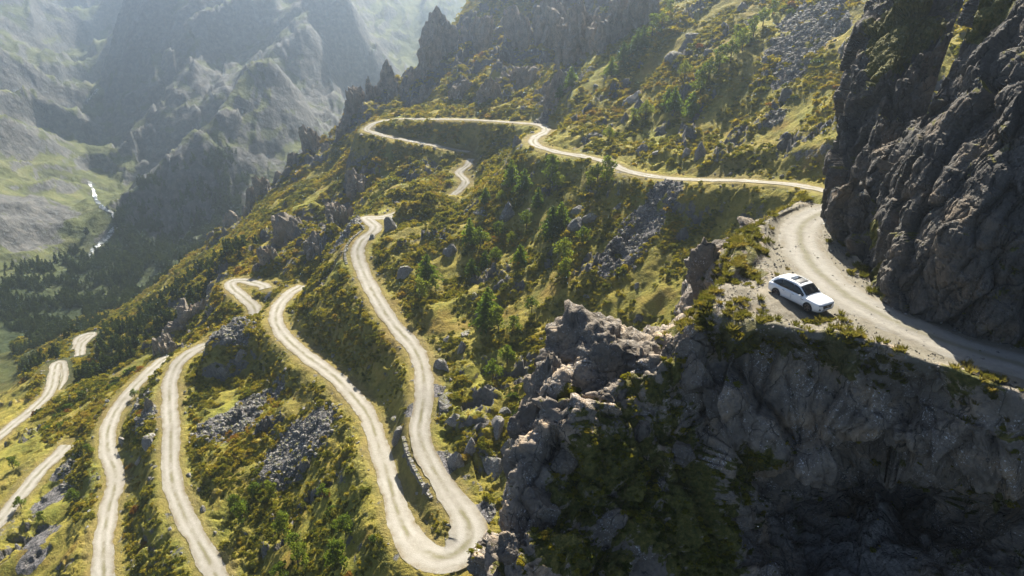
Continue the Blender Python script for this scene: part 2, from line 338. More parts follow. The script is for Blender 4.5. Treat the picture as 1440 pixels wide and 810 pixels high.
C3 = np.array(C3)
TH0, TH1, R0, R1, NT, NRR = R(-53), R(50), 75.0, 3250.0, 940, 1140
th = np.linspace(TH0, TH1, NT)
_s = np.linspace(0, 1, NRR); lr = np.log(R0) + (np.log(425) - np.log(R0)) * np.minimum(_s / 0.67, 1) + (np.log(R1) - np.log(425)) * np.clip((_s - 0.67) / 0.33, 0, 1) ** 1.35
def logpol(p): return np.arctan2(p[..., 0], p[..., 1]), np.log(np.hypot(p[..., 0], p[..., 1]))
def tps_fit(A, val, lam=2e-4):
    n = len(A); D2 = ((A[:, None] - A[None]) ** 2).sum(-1); K = 0.5 * D2 * np.log(D2 + 1e-12)
    M = np.zeros((n + 3, n + 3)); M[:n, :n] = K + lam * np.eye(n); M[:n, n] = 1; M[:n, n + 1:] = A; M[n, :n] = 1; M[n + 1:, :n] = A.T
    return np.linalg.solve(M, np.concatenate([val, [0, 0, 0]]))
a_, b_ = logpol(C3); A_ = np.stack([a_ * 1.3, b_], 1); coef = tps_fit(A_, (C3[:, 2] - EYE) / np.hypot(C3[:, 0], C3[:, 1]))
def tps_eval(aa, bb):
    Q = np.stack([aa.ravel() * 1.3, bb.ravel()], 1); out = np.zeros(len(Q))
    for s in range(0, len(Q), 8192):
        q = Q[s:s + 8192]; D2 = ((q[:, None] - A_[None]) ** 2).sum(-1)
        out[s:s + 8192] = (0.5 * D2 * np.log(D2 + 1e-12)) @ coef[:-3] + coef[-3] + q @ coef[-2:]
    return out.reshape(aa.shape)
# coarse solve, then upsample along both axes
ci, cj = np.linspace(0, NRR - 1, 216), np.linspace(0, NT - 1, 180)
lrc = np.interp(ci, np.arange(NRR), lr); thc = np.interp(cj, np.arange(NT), th)
Zc = tps_eval(*np.meshgrid(thc, lrc)[::1])
def up_axis(Z, src, dst):
    h = src[1] - src[0]; t = np.clip((dst - src[0]) / h, 0, len(src) - 1.000001); i = t.astype(int); f = (t - i)[:, None]
    Zp = np.vstack([2 * Z[:1] - Z[1:2], Z, 2 * Z[-1:] - Z[-2:-1]]); a, b, c, d = Zp[i], Zp[i + 1], Zp[i + 2], Zp[i + 3]
    return 0.5 * (2 * b + (c - a) * f + (2 * a - 5 * b + 4 * c - d) * f ** 2 + (3 * b - a - 3 * c + d) * f ** 3)
Z = up_axis(Zc, ci, np.arange(NRR)); Z = up_axis(Z.T, cj, np.arange(NT)).T
TH, LR = np.meshgrid(th, lr); RR = np.exp(LR); X = RR * np.sin(TH); Y = RR * np.cos(TH)
H = EYE + Z * RR

# distance to the nearest road, and that road's level
RD = np.full(H.shape, 99.0, np.float32); NUM = np.zeros(H.shape); DEN = np.zeros(H.shape)
for P in road_pts.values():
    for p in P:
        t, l = math.atan2(p[0], p[1]), math.log(math.hypot(p[0], p[1])); rad = 19.0 / math.exp(l)
        j0, j1 = np.searchsorted(th, [t - rad, t + rad]); i0, i1 = np.searchsorted(lr, [l - rad, l + rad])
        if j1 <= j0 or i1 <= i0: continue
        d = np.hypot(X[i0:i1, j0:j1] - p[0], Y[i0:i1, j0:j1] - p[1]); m = d < RD[i0:i1, j0:j1]
        RD[i0:i1, j0:j1][m] = d[m]; wt = 1.0 / (d * d + .5) ** 2.5; NUM[i0:i1, j0:j1] += wt * p[2]; DEN[i0:i1, j0:j1] += wt
RZ = np.where(DEN > 0, NUM / np.maximum(DEN, 1e-12), H)
far = sstep(325, 650, RR); near_road = 1 - sstep(2.4, 16.0, RD)
#@@RELIEF
# relief: gullies down the fall line, hummocks, crags
fx, fy = 0.85, 0.53
al, ac = X * fx + Y * fy, -X * fy + Y * fx
quiet = (1 - 0.8 * near_road)
def blob(list_):
    """soft ground mask from (u, v, d, radius in metres)"""
    m = np.zeros(H.shape, np.float32)
    for u, v, d, r in list_:
        r = r * KS; p = pt(u, v, d); q = np.hypot(X - p[0], Y - p[1]); m = np.maximum(m, 1 - sstep(r * .55, r * 1.1, q * (1 + .0 * q)))
    return m
WARP = fbm2(X / 14, Y / 14, 4, 40)
H = H + (1 - far) * quiet * (2.0 * fbm2(al / 60, ac / 17, 3, 1) + 0.9 * fbm2(X / 9, Y / 9, 4, 5, 0.55))
def facets(p, seed):
    """tilted plane per cell: angular, jointed rock; also the distance to the joint"""
    p = np.asarray(p, np.float32); b = np.floor(p).astype(np.int32); f = p - b
    f1 = np.full(len(p), 9.0, np.float32); f2 = f1.copy(); val = np.zeros(len(p), np.float32)
    for i in (-1, 0, 1):
        for j in (-1, 0, 1):
            for k in (-1, 0, 1):
                h = _perm[_perm[_perm[(b[:, 0] + i + seed) & 255] + ((b[:, 1] + j) & 255)] + ((b[:, 2] + k) & 255)]
                o = np.stack([h, _perm[h + 17], _perm[h + 91]], 1) / 255.0; q = f - (np.array([i, j, k]) + 0.05 + 0.9 * o); d = np.sqrt((q ** 2).sum(1)); near = d < f1
                f2 = np.where(near, f1, np.minimum(f2, d)); val = np.where(near, (_perm[h + 33] / 255.0 - .5) + 1.1 * (q * _g[_perm[h + 50]]).sum(1), val); f1 = np.where(near, d, f1)
    return val, f2 - f1
BAND = sstep(.2, .6, fbm2(al / 14, ac / 8, 4, 55)) * (1 - far); CUT = sstep(2.6, 3.6, RD) * (1 - sstep(5, 10, RD)) * .38
rb = np.maximum(BAND * sstep(3, 7, RD), CUT); m_ = (rb > .03) & (RR < 400)
t1, e1_ = facets(np.stack([X[m_] / 3.4, Y[m_] / 3.4, H[m_] / 5], 1), 3); t2, e2_ = facets(np.stack([X[m_] / 1.3, Y[m_] / 1.3, H[m_] / 1.8], 1), 6)
ROUGH = np.zeros(H.shape); ROUGH[m_] = rb[m_] * (1.9 * t1 + .75 * t2 - .3 * np.exp(-e1_ * 8))
CRAGGY = blob([(620,70,285,26),(540,130,262,16),(500,160,262,14),(440,215,268,18),(400,240,272,16),(350,290,286,16),(320,330,292,16),(700,60,258,28),(760,40,245,26),(840,50,228,24),(900,20,215,18),
               (790,135,214,9),(690,150,228,10),(600,140,262,16),(410,320,208,17),(430,360,186,12),(400,370,184,9),(470,300,203,12),(260,460,212,20),(300,430,196,10),(230,480,190,9),(500,235,215,8),(590,245,203,9),(640,275,180,5),(640,600,102,6),(660,560,107,5),(650,640,97,5),(630,520,115,5)])
CRAGGY = np.clip(CRAGGY + .55 * WARP * (CRAGGY > .02), 0, 1)
cm_ = CRAGGY > .01; crag_relief = np.zeros(H.shape)
_x, _y, _h, _w = X[cm_], Y[cm_], H[cm_], WARP[cm_]
b1, e1_ = cells3(np.stack([(_x + 3 * _w) / 10, (_y + 3 * _w) / 13, _h / 16], 1), 2); b2, e2_ = cells3(np.stack([(_x + 2 * _w) / 3.6, _y / 4.4, _h / 6], 1), 8)
crag_relief[cm_] = 7.5 * (b1 - .5) + 2.4 * (b2 - .5) - 1.6 * np.exp(-e1_ * 7) + 3.0 * ridge2(_x / 26, _y / 26, 4, 61, .55) + .8 * fbm2(_x / 2.5, _y / 2.5, 3, 71)
H = H + CRAGGY * (1 - near_road) * (crag_relief + 1.0)
SPIRES = [(620,70,287,2),(690,50,280,2),(540,125,263,2),(505,150,264,2),(437,205,270,2.4),(840,60,230,2),(880,40,225,2)]
MOUNDS = [(600,272,171,13,9),(630,270,176,9,7),(578,282,170,8,6),(345,446,150,9,7),(322,462,148,9,7),(368,438,153,5,4)]
SP_NO = .55 * fbm2(X / 5, Y / 5, 3, 81) + .9 * ridge2(X / 8, Y / 8, 3, 91)
for u, v, d, k in SPIRES:
    p = pt(u, v, d); a0, l0 = logpol(p[None])[0][0], logpol(p[None])[1][0]; rad = 42 / math.exp(l0)
    j0, j1 = np.searchsorted(th, [a0 - rad, a0 + rad]); i0, i1 = np.searchsorted(lr, [l0 - rad, l0 + rad]); sl_ = np.s_[i0:i1, j0:j1]
    dx, dy = X[sl_] - p[0], Y[sl_] - p[1]; w_ = 10.5 / k; q = np.hypot(dx + .3 * dy, dy) * (1 + .5 * SP_NO[sl_])
    cone = p[2] - 17 * (1 - np.exp(-(np.maximum(q, 0) / w_) ** 1.8)) - .75 * q + np.minimum(q * .35, 1.6) * SP_NO[sl_]
    dif = cone - H[sl_]; up = dif > 0
    H[sl_] = np.where(up, cone, H[sl_]); CRAGGY[sl_] = np.maximum(CRAGGY[sl_], sstep(-2.5, 1.0, dif))
for u, v, d, rad, hh in MOUNDS:
    p = pt(u, v, d); q = np.hypot(X - p[0], Y - p[1]) * (1 + .2 * WARP); z_ = p[2] - hh * (q / rad) ** 2; H = np.where((z_ > H) & (q < 40), z_, H)
H = H + ROUGH
far2 = sstep(560, 1200, RR); ri = far * (1 - 0.8 * blob([(140,300,480,14),(128,150,720,20),(112,110,820,25),(132,190,640,18),(140,250,540,14)]))
wx, wy = 26 * fbm2(X / 130, Y / 130, 3, 9), 26 * fbm2(X / 130, Y / 130, 3, 19)
H = H + ri * (24 + 26 * far2) * ridge2((.88 * X - .47 * Y + wx) / 175, (.47 * X + .88 * Y + wy) / 620, 4, 12, 0.42)
H = H + ri * (1 + far2) * (2.6 * ridge2((X + wx) / 34, (Y + wy) / 110, 4, 21, 0.5) + 1.3 * fbm2(X / 14, Y / 22, 4, 23, .55))
mf = (RR > 420) & (RR < 1100); f1_, g1_ = facets(np.stack([X[mf] / 46, Y[mf] / 60, H[mf] / 80], 1), 13); f2_, g2_ = facets(np.stack([X[mf] / 19, Y[mf] / 24, H[mf] / 30], 1), 17)
ADDF = np.zeros(H.shape); ADDF[mf] = (9 * f1_ + 4.5 * f2_ - 2.5 * np.exp(-g1_ * 9)); H = H + ADDF * ri * .8 * np.maximum(.12, blob([(300,250,460,75),(300,120,590,120),(220,120,620,100),(400,60,630,110),(450,150,580,70)]))
H = np.where(H > EYE + 30, EYE + 30 + (H - EYE - 30) * .3, H)
#@@CARVE
hw = 2.15
H = np.where(RD < 90, RZ + (H - RZ) * sstep(hw + 0.3, hw + 7.5 + 2.5 * WARP, RD), H) - 0.05 * (RD < hw) + .5 * ROUGH * (CUT > .02) * (BAND < .5)
POS = np.stack([X, Y, H], -1)
i_split = int(np.searchsorted(lr, math.log(430)))
def ground(x, y):
    t = (math.atan2(x, y) - TH0) / (TH1 - TH0) * (NT - 1); r = np.interp(math.log(math.hypot(x, y)), lr, np.arange(NRR))
    j, i = int(np.clip(t, 0, NT - 2)), int(np.clip(r, 0, NRR - 2)); f, g = min(max(t - j, 0), 1), min(max(r - i, 0), 1)
    return float((H[i, j] * (1 - f) + H[i, j + 1] * f) * (1 - g) + (H[i + 1, j] * (1 - f) + H[i + 1, j + 1] * f) * g)

#@@HILL
gy_, gx_ = np.gradient(H); dr = np.gradient(RR, axis=0); dt = RR * (th[1] - th[0]); SLOPE = np.hypot(gy_ / dr, gx_ / dt)
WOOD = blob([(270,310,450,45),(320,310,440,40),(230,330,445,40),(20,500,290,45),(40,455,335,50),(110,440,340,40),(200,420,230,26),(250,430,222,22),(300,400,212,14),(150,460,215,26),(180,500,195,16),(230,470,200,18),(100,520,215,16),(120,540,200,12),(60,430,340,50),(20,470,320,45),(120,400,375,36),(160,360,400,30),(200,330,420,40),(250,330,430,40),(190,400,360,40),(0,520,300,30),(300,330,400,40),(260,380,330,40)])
WOOD = WOOD * (1 - blob([(126,258,505,9),(131,270,495,9),(136,283,480,9),(147,295,468,9),(158,305,460,9),(165,318,450,10),(163,330,440,10),(145,342,425,10),(132,355,410,10)]))
WOOD = np.clip(WOOD + .5 * fbm2(X / 30, Y / 30, 4, 33) * (WOOD > .01), 0, 1)
SCREE = blob([(410,610,116,7.5),(440,590,117,5.5),(330,590,128,6),(300,610,130,4),(345,560,132,4),(380,545,133,3.5),(335,490,150,5),(310,500,152,4),(900,340,125,5),(880,370,122,4.5),(930,305,126,4),(860,385,121,3.5),(1130,60,140,9),(1150,20,148,9),(1110,110,135,4),(1090,150,127,2.5),
  (780,165,205,6),(810,160,195,5),(760,185,196,4),(70,690,131,4.5),(90,650,138,4),(60,760,122,4),(50,800,118,3),(205,590,136,3),(195,560,143,3),(0,320,400,35),(60,330,425,25),(610,540,111,2),(600,650,100,2.2),(585,580,108,2),(490,340,170,5),(475,360,168,4),(620,640,98,3),(680,700,90,2)])
SCREE = np.clip(SCREE * (1 + .8 * fbm2(X / 5, Y / 5, 4, 44)), 0, 1)
ROCK = np.clip(np.maximum(.95 * CRAGGY * sstep(.55, 1.05, SLOPE), sstep(1.3, 1.9, SLOPE)), 0, 1)
ROCK = ROCK * (.3 + .7 * sstep(5, 12, RD)); ROCK = np.maximum(ROCK, .42 * sstep(.2, .6, fbm2(al / 14, ac / 8, 4, 55)) * (1 - far)) * (1 - .5 * WOOD)
ROCKF = np.clip(.8 * sstep(.7, 1.2, SLOPE), 0, 1); ROCKF = np.maximum(ROCKF, .5 * blob([(300,250,460,70),(300,120,590,110),(220,120,620,90),(400,60,630,100),(450,150,580,60)]))
DRY = np.clip((1 - sstep(2.2, 4.6, RD + 1.2 * WARP)) * .8 + .35 * sstep(.1, .7, fbm2(X / 20, Y / 20, 3, 66)), 0, 1)
nr_ = i_split + 1
at_ = lambda a, s_: a[s_].ravel()
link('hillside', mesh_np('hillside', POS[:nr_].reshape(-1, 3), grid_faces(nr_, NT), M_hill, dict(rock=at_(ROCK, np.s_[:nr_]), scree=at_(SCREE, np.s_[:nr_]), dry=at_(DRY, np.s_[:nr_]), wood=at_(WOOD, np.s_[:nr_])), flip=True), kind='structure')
fs = np.s_[i_split:]
link('far_mountains', mesh_np('far_mountains', POS[fs].reshape(-1, 3), grid_faces(NRR - i_split, NT), M_far, dict(rock=at_(np.maximum(ROCKF, SCREE), fs), wood=at_(WOOD, fs)), flip=True), kind='structure')

#@@ROADMESH
for k, P in road_pts.items():
    T = np.gradient(P[:, :2], axis=0); T /= np.linalg.norm(T, axis=1)[:, None]; N = np.stack([-T[:, 1], T[:, 0]], 1)
    offs = np.linspace(-1, 1, 9); rows = []
    for o in offs:
        w = (1.5 if k in ('upper', 'knoll') else 1.95) + 0.5 * noise2(np.arange(len(P)) / 13.0, o * 0 + (3 if o > 0 else 8)) + .26 * noise2(np.arange(len(P)) / 3.0, o * 0 + (13 if o > 0 else 18)) + 1.5 * np.exp(-(np.linalg.norm(P - pt(630, 782, 85), axis=1) / 9) ** 2)
        q = P.copy(); q[:, :2] += N * (o * w)[:, None]; q[:, 2] += 0.05; rows.append(q)
    V = np.stack(rows, 1).reshape(-1, 3)
    link('road', mesh_np('road', V, grid_faces(len(P), 9), M_road, dict(across=np.tile(offs, len(P)))), kind='structure')

# ------------------------------------------------------------------ the ledge with the near road, and its cliff
def loft(table, nu, nv):
    """table[station][row] -> dense grid (rows down, stations across)"""
    T = np.array(table, float)
    A = np.stack([spline(T[i], nv) for i in range(len(T))], 0)      # stations x rows
    B = np.stack([spline(A[:, j], nu) for j in range(A.shape[1])], 0)
    return B                                                        # rows x stations
def normals(G):
    du = np.gradient(G, axis=1); dv = np.gradient(G, axis=0); n = np.cross(du, dv); return n / (np.linalg.norm(n, axis=-1, keepdims=True) + 1e-9)
def st(*rows): return [r if isinstance(r, np.ndarray) else pt(*r) for r in rows]
LEDGE = [
 st(lv(1700,560), lv(1700,590), lv(1700,650), lv(1700,670), (1700,700,25.5), (1700,740,27), (1700,790,28), (1700,840,28.5), (1700,900,28), (1700,1000,26), (1700,1200,25)),
 st(lv(1440,470), lv(1440,492), lv(1440,545), lv(1440,562), (1440,600,32.4), (1440,650,33.0), (1440,668,36.5), (1440,700,37.5), (1440,760,37), (1440,850,35), (1440,1000,33)),
 st(lv(1330,452), lv(1330,470), lv(1325,505), lv(1325,522), (1325,565,35.8), (1325,650,35.8), (1320,664,43), (1320,694,45), (1320,744,43), (1320,830,38), (1320,1000,34)),
 st(lv(1240,415), lv(1240,432), lv(1220,470), lv(1215,486), (1215,540,38), (1212,626,38.2), (1205,641,48), (1205,682,50), (1205,744,46.5), (1205,830,42), (1205,1000,36)),
 st(lv(1215,375), lv(1195,395), lv(1120,450), lv(1120,474), (1120,530,38.8), (1115,656,39), (1105,672,44.5), (1100,706,46), (1100,756,44), (1095,830,40), (1090,1000,37)),
 st(lv(1190,345), lv(1170,360), lv(1060,428), lv(1035,452), (1020,510,39.8), (1010,570,40.3), (995,620,40.3), (985,670,40), (980,730,39.5), (975,830,38.5), (970,1000,36.5)),
 st(lv(1185,335), lv(1160,345), lv(1040,405), lv(1000,432), (950,490,41.2), (920,545,41.4), (890,600,40.8), (870,660,39.8), (850,730,38.5), (820,830,36.6), (780,1000,34)),
 st(lv(1180,325), lv(1155,335), lv(1055,385), lv(1000,410,-.3), (910,478,44), (835,475,43.4), (768,560,42.5), (738,640,41.2), (700,735,39.5), (670,830,37.5), (620,1000,34)),
 st(lv(1175,312), lv(1150,320), lv(1085,355), lv(1025,385,.4), (985,430,48), (930,485,49), (860,560,49), (800,650,49), (750,740,49), (720,850,48), (700,1000,46)),
 st(lv(1172,303), lv(1150,308), lv(1095,328), lv(1040,340,.6), (1000,390,54), (960,450,57), (920,530,58), (880,620,59), (860,720,60), (850,850,60), (850,1000,60)),
 st(lv(1175,296), lv(1158,298), lv(1110,302), lv(1075,312,0), (1030,350,62), (1000,400,68), (980,470,72), (960,560,75), (950,680,76), (950,850,76), (950,1000,76)),
 st(lv(1195,290), lv(1180,290), lv(1150,287), lv(1130,280,-.5), (1110,300,72), (1090,340,80), (1070,420,86), (1060,520,90), (1050,680,90), (1050,850,90), (1050,1000,90)),
]
NVL = 26
G = loft(LEDGE, 34, NVL)
LEAN = np.array([[.93, .10, -.35], [-.10, .99, 0], [.35, .03, .93]])
def rockify(G, keep, amp=1.0, k=0.33, seed=0, lean=None):
    """angular, jointed rock relief along the normals; keep = 0 where ground stays smooth"""
    n = normals(G); S = G.shape[:2]; p = G.reshape(-1, 3); q = p @ (LEAN if lean is None else lean).T; x, y, z = q.T
    wx, wy, wz = [0.8 * noise3(x * .35 + o, y * .35, z * .35 + o) for o in (0, 31, 67)]
    a1, e1 = facets(np.stack([(x + wx) * k * .55, (y + wy) * k * .55, (z + wz) * k * .26], 1), seed)
    a2, e2 = facets(np.stack([(x + wx * .5) * k * 1.5, (y + wy * .5) * k * 1.5, (z + wz * .5) * k * .8], 1), seed + 9)
    a3, e3 = facets(np.stack([(x + wx * .3) * k * 4.2, (y + wy * .3) * k * 4.2, (z + wz * .3) * k * 2.6], 1), seed + 21)
    disp = 2.3 * a1 + .8 * a2 + .2 * a3 - .55 * np.exp(-e1 * 14) - .25 * np.exp(-e2 * 11) - .07 * np.exp(-e3 * 9)
    disp = disp + 0.35 * fbm3(x * .2, y * .2, z * .2, 2) + 0.07 * fbm3(x * 1.8, y * 1.8, z * 1.8, 3, .6)
    disp = disp - .42 * np.exp(-np.abs(noise3(x * .42 + 9, y * .42, z * .07)) * 26) - .2 * np.exp(-np.abs(noise3(x * 1.1 + 3, y * 1.1, z * .2)) * 20) + .16 * (np.mod(z * .55 + .5 * wx + .2 * x, 1.0) - .5)
    return G + n * (disp.reshape(S) * amp * keep)[..., None]
rowi = np.arange(G.shape[0]) / NVL
keep = np.repeat(sstep(2.9, 4.2, rowi)[:, None], G.shape[1], 1)
NEAR = resample(spline([lv(*q) for q in [(1800,640),(1600,565),(1440,516),(1335,484),(1250,449),(1190,415),(1150,383),(1130,352),(1124,328),(1136,310),(1160,299),(1185,292)]], 12), 0.3)
def dist_path(P, Q):
    return np.min(np.stack([np.hypot(P[..., 0] - q[0], P[..., 1] - q[1]) for q in Q[::3]], 0), 0)
nd = dist_path(G, NEAR); x, y, z = G[..., 0], G[..., 1], G[..., 2]
top = (1 - keep)
gravel = np.clip(top * (1 - sstep(3.0, 5.0, nd + 2.2 * fbm2(x / 3, y / 3, 4, 2))), 0, 1)
park = 1 - sstep(4.4, 7.0, np.hypot(x - lv(1110,428)[0], y - lv(1110,428)[1]) + 1.3 * fbm2(x / 2, y / 2, 3, 6)); gravel = np.maximum(gravel, .85 * park * top)
G = rockify(G, keep, 1.0, .34, 0, np.eye(3))
x, y, z = G[..., 0], G[..., 1], G[..., 2]
G[..., 2] += top * sstep(2.6, 5, nd) * (.35 * fbm2(x / 3.5, y / 3.5, 4, 12) + .15) + top * .03 * fbm2(x / .6, y / .6, 3, 14)
pu, pv, pd_ = project(G)
moss = np.clip(top * (1 - gravel) * .75, 0, 1)
def wblob(c, r): return 1 - sstep(r * .5, r, np.linalg.norm(G - c, axis=-1))
for u, v, d, r, a in [(890,640,40.5,5.5,.8),(820,680,39.5,3.6,.85),(940,700,39.5,4.5,.8),(900,560,41,2.4,.8),(800,760,38,2.5,.7),(950,600,40,2.5,.6),(790,560,42.6,1.8,.9),(1060,480,39,3.2,1),(1000,760,39,4,.8),(1180,500,37.5,2.2,.7),(1050,660,41,3.5,.8),(960,520,41,2.5,.6),(1400,700,36,3,.6),(1240,520,37,1.5,.6),(850,800,37,3,.9),(1290,650,41,4,.5)]:
    moss = np.maximum(moss, .78 * a * wblob(pt(u, v, d), r * KS))
rn = normals(G); moss = np.clip(moss + .45 * sstep(.25, .8, np.abs(rn[..., 2])) * keep * (fbm2(x / 4, z / 4, 3, 8) > -.1), 0, 1.2)
LG, LMOSS, LGRAV, LKEEP, LND = G, moss, gravel, keep, nd
cave = np.clip(1.2 * wblob(pt(1200,740,43), 5.5 * KS), 0, 1) * keep
link('ledge_cliff', mesh_np('ledge_cliff', G.reshape(-1, 3), grid_faces(*G.shape[:2]), M_ledge, dict(moss=moss, gravel=gravel, scree=cave)), kind='structure')
T = np.gradient(NEAR[:, :2], axis=0); T /= np.linalg.norm(T, axis=1)[:, None]; N = np.stack([-T[:, 1], T[:, 0]], 1); rows = []
offs = np.linspace(-1, 1, 25)
for o in offs:
    i_ = np.arange(len(NEAR)); w = 1.9 + .3 * noise2(i_ / 11.0, i_ * 0 + (3 if o > 0 else 8)); q = NEAR.copy(); q[:, :2] += N * (o * w)[:, None]
    a = abs(o); q[:, 2] = .085 - .05 * math.exp(-((a - .42) / .17) ** 2) - .3 * max(0, a - .72) + .035 * fbm2(q[:, 0] / .7, q[:, 1] / .7, 3, 30); rows.append(q)
link('road', mesh_np('road', np.stack(rows, 1).reshape(-1, 3), grid_faces(len(NEAR), 25), M_near, dict(across=np.tile(offs, len(NEAR)))), kind='structure')

BACK = [
 st((1215,290,75),(1215,200,74),(1225,100,73),(1240,20,73),(1270,-90,75),(1300,-190,80)),
 st((1180,300,58),(1176,230,58),(1180,160,58),(1202,80,58.5),(1235,5,60),(1268,-90,63),(1290,-190,70)) [:6],
 st((1186,325,52.6),(1186,250,53),(1196,170,53.5),(1220,90,54.5),(1255,10,56.5),(1290,-90,60)),
 st((1205,365,48.6),(1208,270,49.3),(1222,180,50),(1250,95,51.5),(1290,10,54),(1330,-90,58)),
 st((1260,430,46),(1265,320,47),(1290,210,48),(1320,110,50),(1350,20,53),(1390,-90,57)),
]
FRONT = [
 st((1300,330,60),(1310,240,58),(1340,165,57),(1385,80,57),(1430,0,58),(1470,-90,60)),
 st((1204,352,49.4),(1236,245,47.8),(1281,168,46.4),(1326,84,46),(1368,4,46.4),(1415,-90,48)),
 st((1222,388,45.5),(1246,290,44.4),(1292,200,43.4),(1340,110,43.2),(1385,25,43.6),(1432,-90,45.5)),
 st((1262,430,41.8),(1280,330,40.6),(1320,230,39.9),(1370,130,40),(1420,35,40.8),(1470,-90,42.5)),
 st((1340,470,38.4),(1352,360,37.2),(1385,245,36.8),(1425,130,37.2),(1470,30,38),(1530,-90,40)),
 st((1460,500,35.6),(1470,380,34.6),(1500,250,34.4),(1540,120,35),(1590,20,36),(1650,-90,38)),
 st((1700,560,30.5),(1710,400,30.5),(1740,250,31),(1780,120,32),(1830,20,33.5),(1900,-90,36)),
]
MOSSB = [(1265,25,54,5.5),(1240,70,53,3.5),(1225,100,53,2),(1290,10,54,5),(1180,330,52,2.5),(1200,300,50,1.5)]
MOSSF = [(1395,20,44,3),(1385,45,44,2),(1290,150,46,1.2),(1225,330,46,1.6),(1230,390,44,2),(1245,420,42,1.6)]
for nm, T, sd in (('back_cliff', BACK, 3), ('front_cliff', FRONT, 5)):
    for s in T:                                  # foot below the road, top running back up the mountain
        s.insert(0, s[0] + np.array([0, 0, -3.0])); top = s[-1]; s.append(top + np.array([3.0, 9.0, 7.0])); s.append(top + np.array([8.0, 30.0, 20.0]))
    G = loft(T, 50, 42)
    G = rockify(G, np.ones(G.shape[:2]), 0.85, 0.27, sd)
    mo = np.zeros(G.shape[:2])
    for u, v, d, r in (MOSSB if nm == 'back_cliff' else MOSSF): mo = np.maximum(mo, 1 - sstep(r * .5, r, np.linalg.norm(G - pt(u, v, d), axis=-1)))
    mo = np.clip(mo + .5 * sstep(.35, .8, np.abs(normals(G)[..., 2])) * (fbm3(G[..., 0] / 3, G[..., 1] / 3, G[..., 2] / 3, 3) > .05), 0, 1.1)
    link(nm, mesh_np(nm, G.reshape(-1, 3), grid_faces(*G.shape[:2]), M_back, dict(moss=mo), smooth=False, flip=True), kind='structure')

# ------------------------------------------------------------------ plants
TAN = (H - EYE) / RR; HORIZON = np.maximum.accumulate(TAN, axis=0)
def hit(u, v):
    """where the line of sight (u, v) meets the hillside"""
    q = pt(u, v, 1.0) - np.array([0, 0, EYE]); a = math.atan2(q[0], q[1]); j = int(round((a - TH0) / (TH1 - TH0) * (NT - 1)))
    i = int(np.argmax(TAN[:, j] >= q[2] / math.hypot(q[0], q[1]))); return np.array([X[i, j], Y[i, j], H[i, j]]), i, j
def quads(c, s, rng, up=.35, asp=1.0, out=None):
    """leaf-sized faces, one per centre"""
    n = rng.normal(size=(len(c), 3)); n /= np.linalg.norm(n, axis=1)[:, None]; n[:, 2] += up
    if out is not None: n += out
    n /= np.linalg.norm(n, axis=1)[:, None]
    t = np.cross(n, rng.normal(size=n.shape)); t /= np.linalg.norm(t, axis=1)[:, None]; b = np.cross(n, t)
    s = (s * rng.uniform(.7, 1.3, len(c)))[:, None]
    V = np.stack([c - t * s, c - b * s * asp * .6, c + t * s, c + b * s * asp * .6], 1).reshape(-1, 3)
    return V, np.arange(len(V)).reshape(-1, 4)
def bush_mesh(name, mat, seed, n=210, lumps=7, leaf=.15, flat=.75):
    rng = np.random.default_rng(seed); P = []
    for i in range(lumps):
        a = rng.uniform(0, 6.28); r0 = rng.uniform(0, .62); c = np.array([r0 * math.cos(a), r0 * math.sin(a), rng.uniform(.12, .5) * (1.15 - r0)]); rad = rng.uniform(.28, .46)
        d = rng.normal(size=(n // lumps, 3)); d /= np.linalg.norm(d, axis=1)[:, None]; d[:, 2] = np.abs(d[:, 2]) * 1.1 - .25
        P.append(c + d * rad * rng.uniform(.6, 1.05, (len(d), 1)))
    P = np.vstack(P); P[:, 2] *= flat; V, F = quads(P, leaf, rng, .5, 1.0, P * .6)
    return mesh_np(name, V, F, mat, smooth=False)
def tuft_mesh(name, mat, seed, n=60):
    rng = np.random.default_rng(seed); a = rng.uniform(0, 6.28, n); r = rng.uniform(0, .5, n) ; b = np.stack([r * np.cos(a), r * np.sin(a), 0 * r], 1)
    L = rng.uniform(.35, 1.0, n); tip = b + np.stack([np.cos(a) * L * .5, np.sin(a) * L * .5, L], 1); sd = np.stack([-np.sin(a), np.cos(a), 0 * a], 1) * .05
    m = (b + tip) / 2 + np.array([0, 0, .12]); V = np.stack([b - sd, b + sd, m + sd, tip, m - sd], 1).reshape(-1, 3); F = np.arange(len(V)).reshape(-1, 5)
    return mesh_np(name, V, F, mat, smooth=False)
def fir_crown(name, mat, seed, whorls=13, per=7, leaf=.036, wide=.25, ragged=.35):
    rng = np.random.default_rng(seed); P = []
    for w in range(whorls):
        t = (w + .5) / whorls; z = .10 + .88 * t; L0 = wide * (1 - t) ** .75 + .02
        for b in range(per if t < .75 else max(3, per - 3)):
            if rng.random() < .08: continue
            a = rng.uniform(0, 6.28); L = L0 * rng.uniform(1 - ragged, 1.12); m = max(3, int(L / .021)); f = np.linspace(.12, 1, m)
            q = np.stack([np.cos(a) * L * f, np.sin(a) * L * f, z + L * (.18 * f - .42 * f * f)], 1); P.append(q + rng.normal(0, .011, q.shape))
    P = np.vstack(P); V, F = quads(P, leaf, rng, .6, .9); return mesh_np(name, V, F, mat, smooth=False)
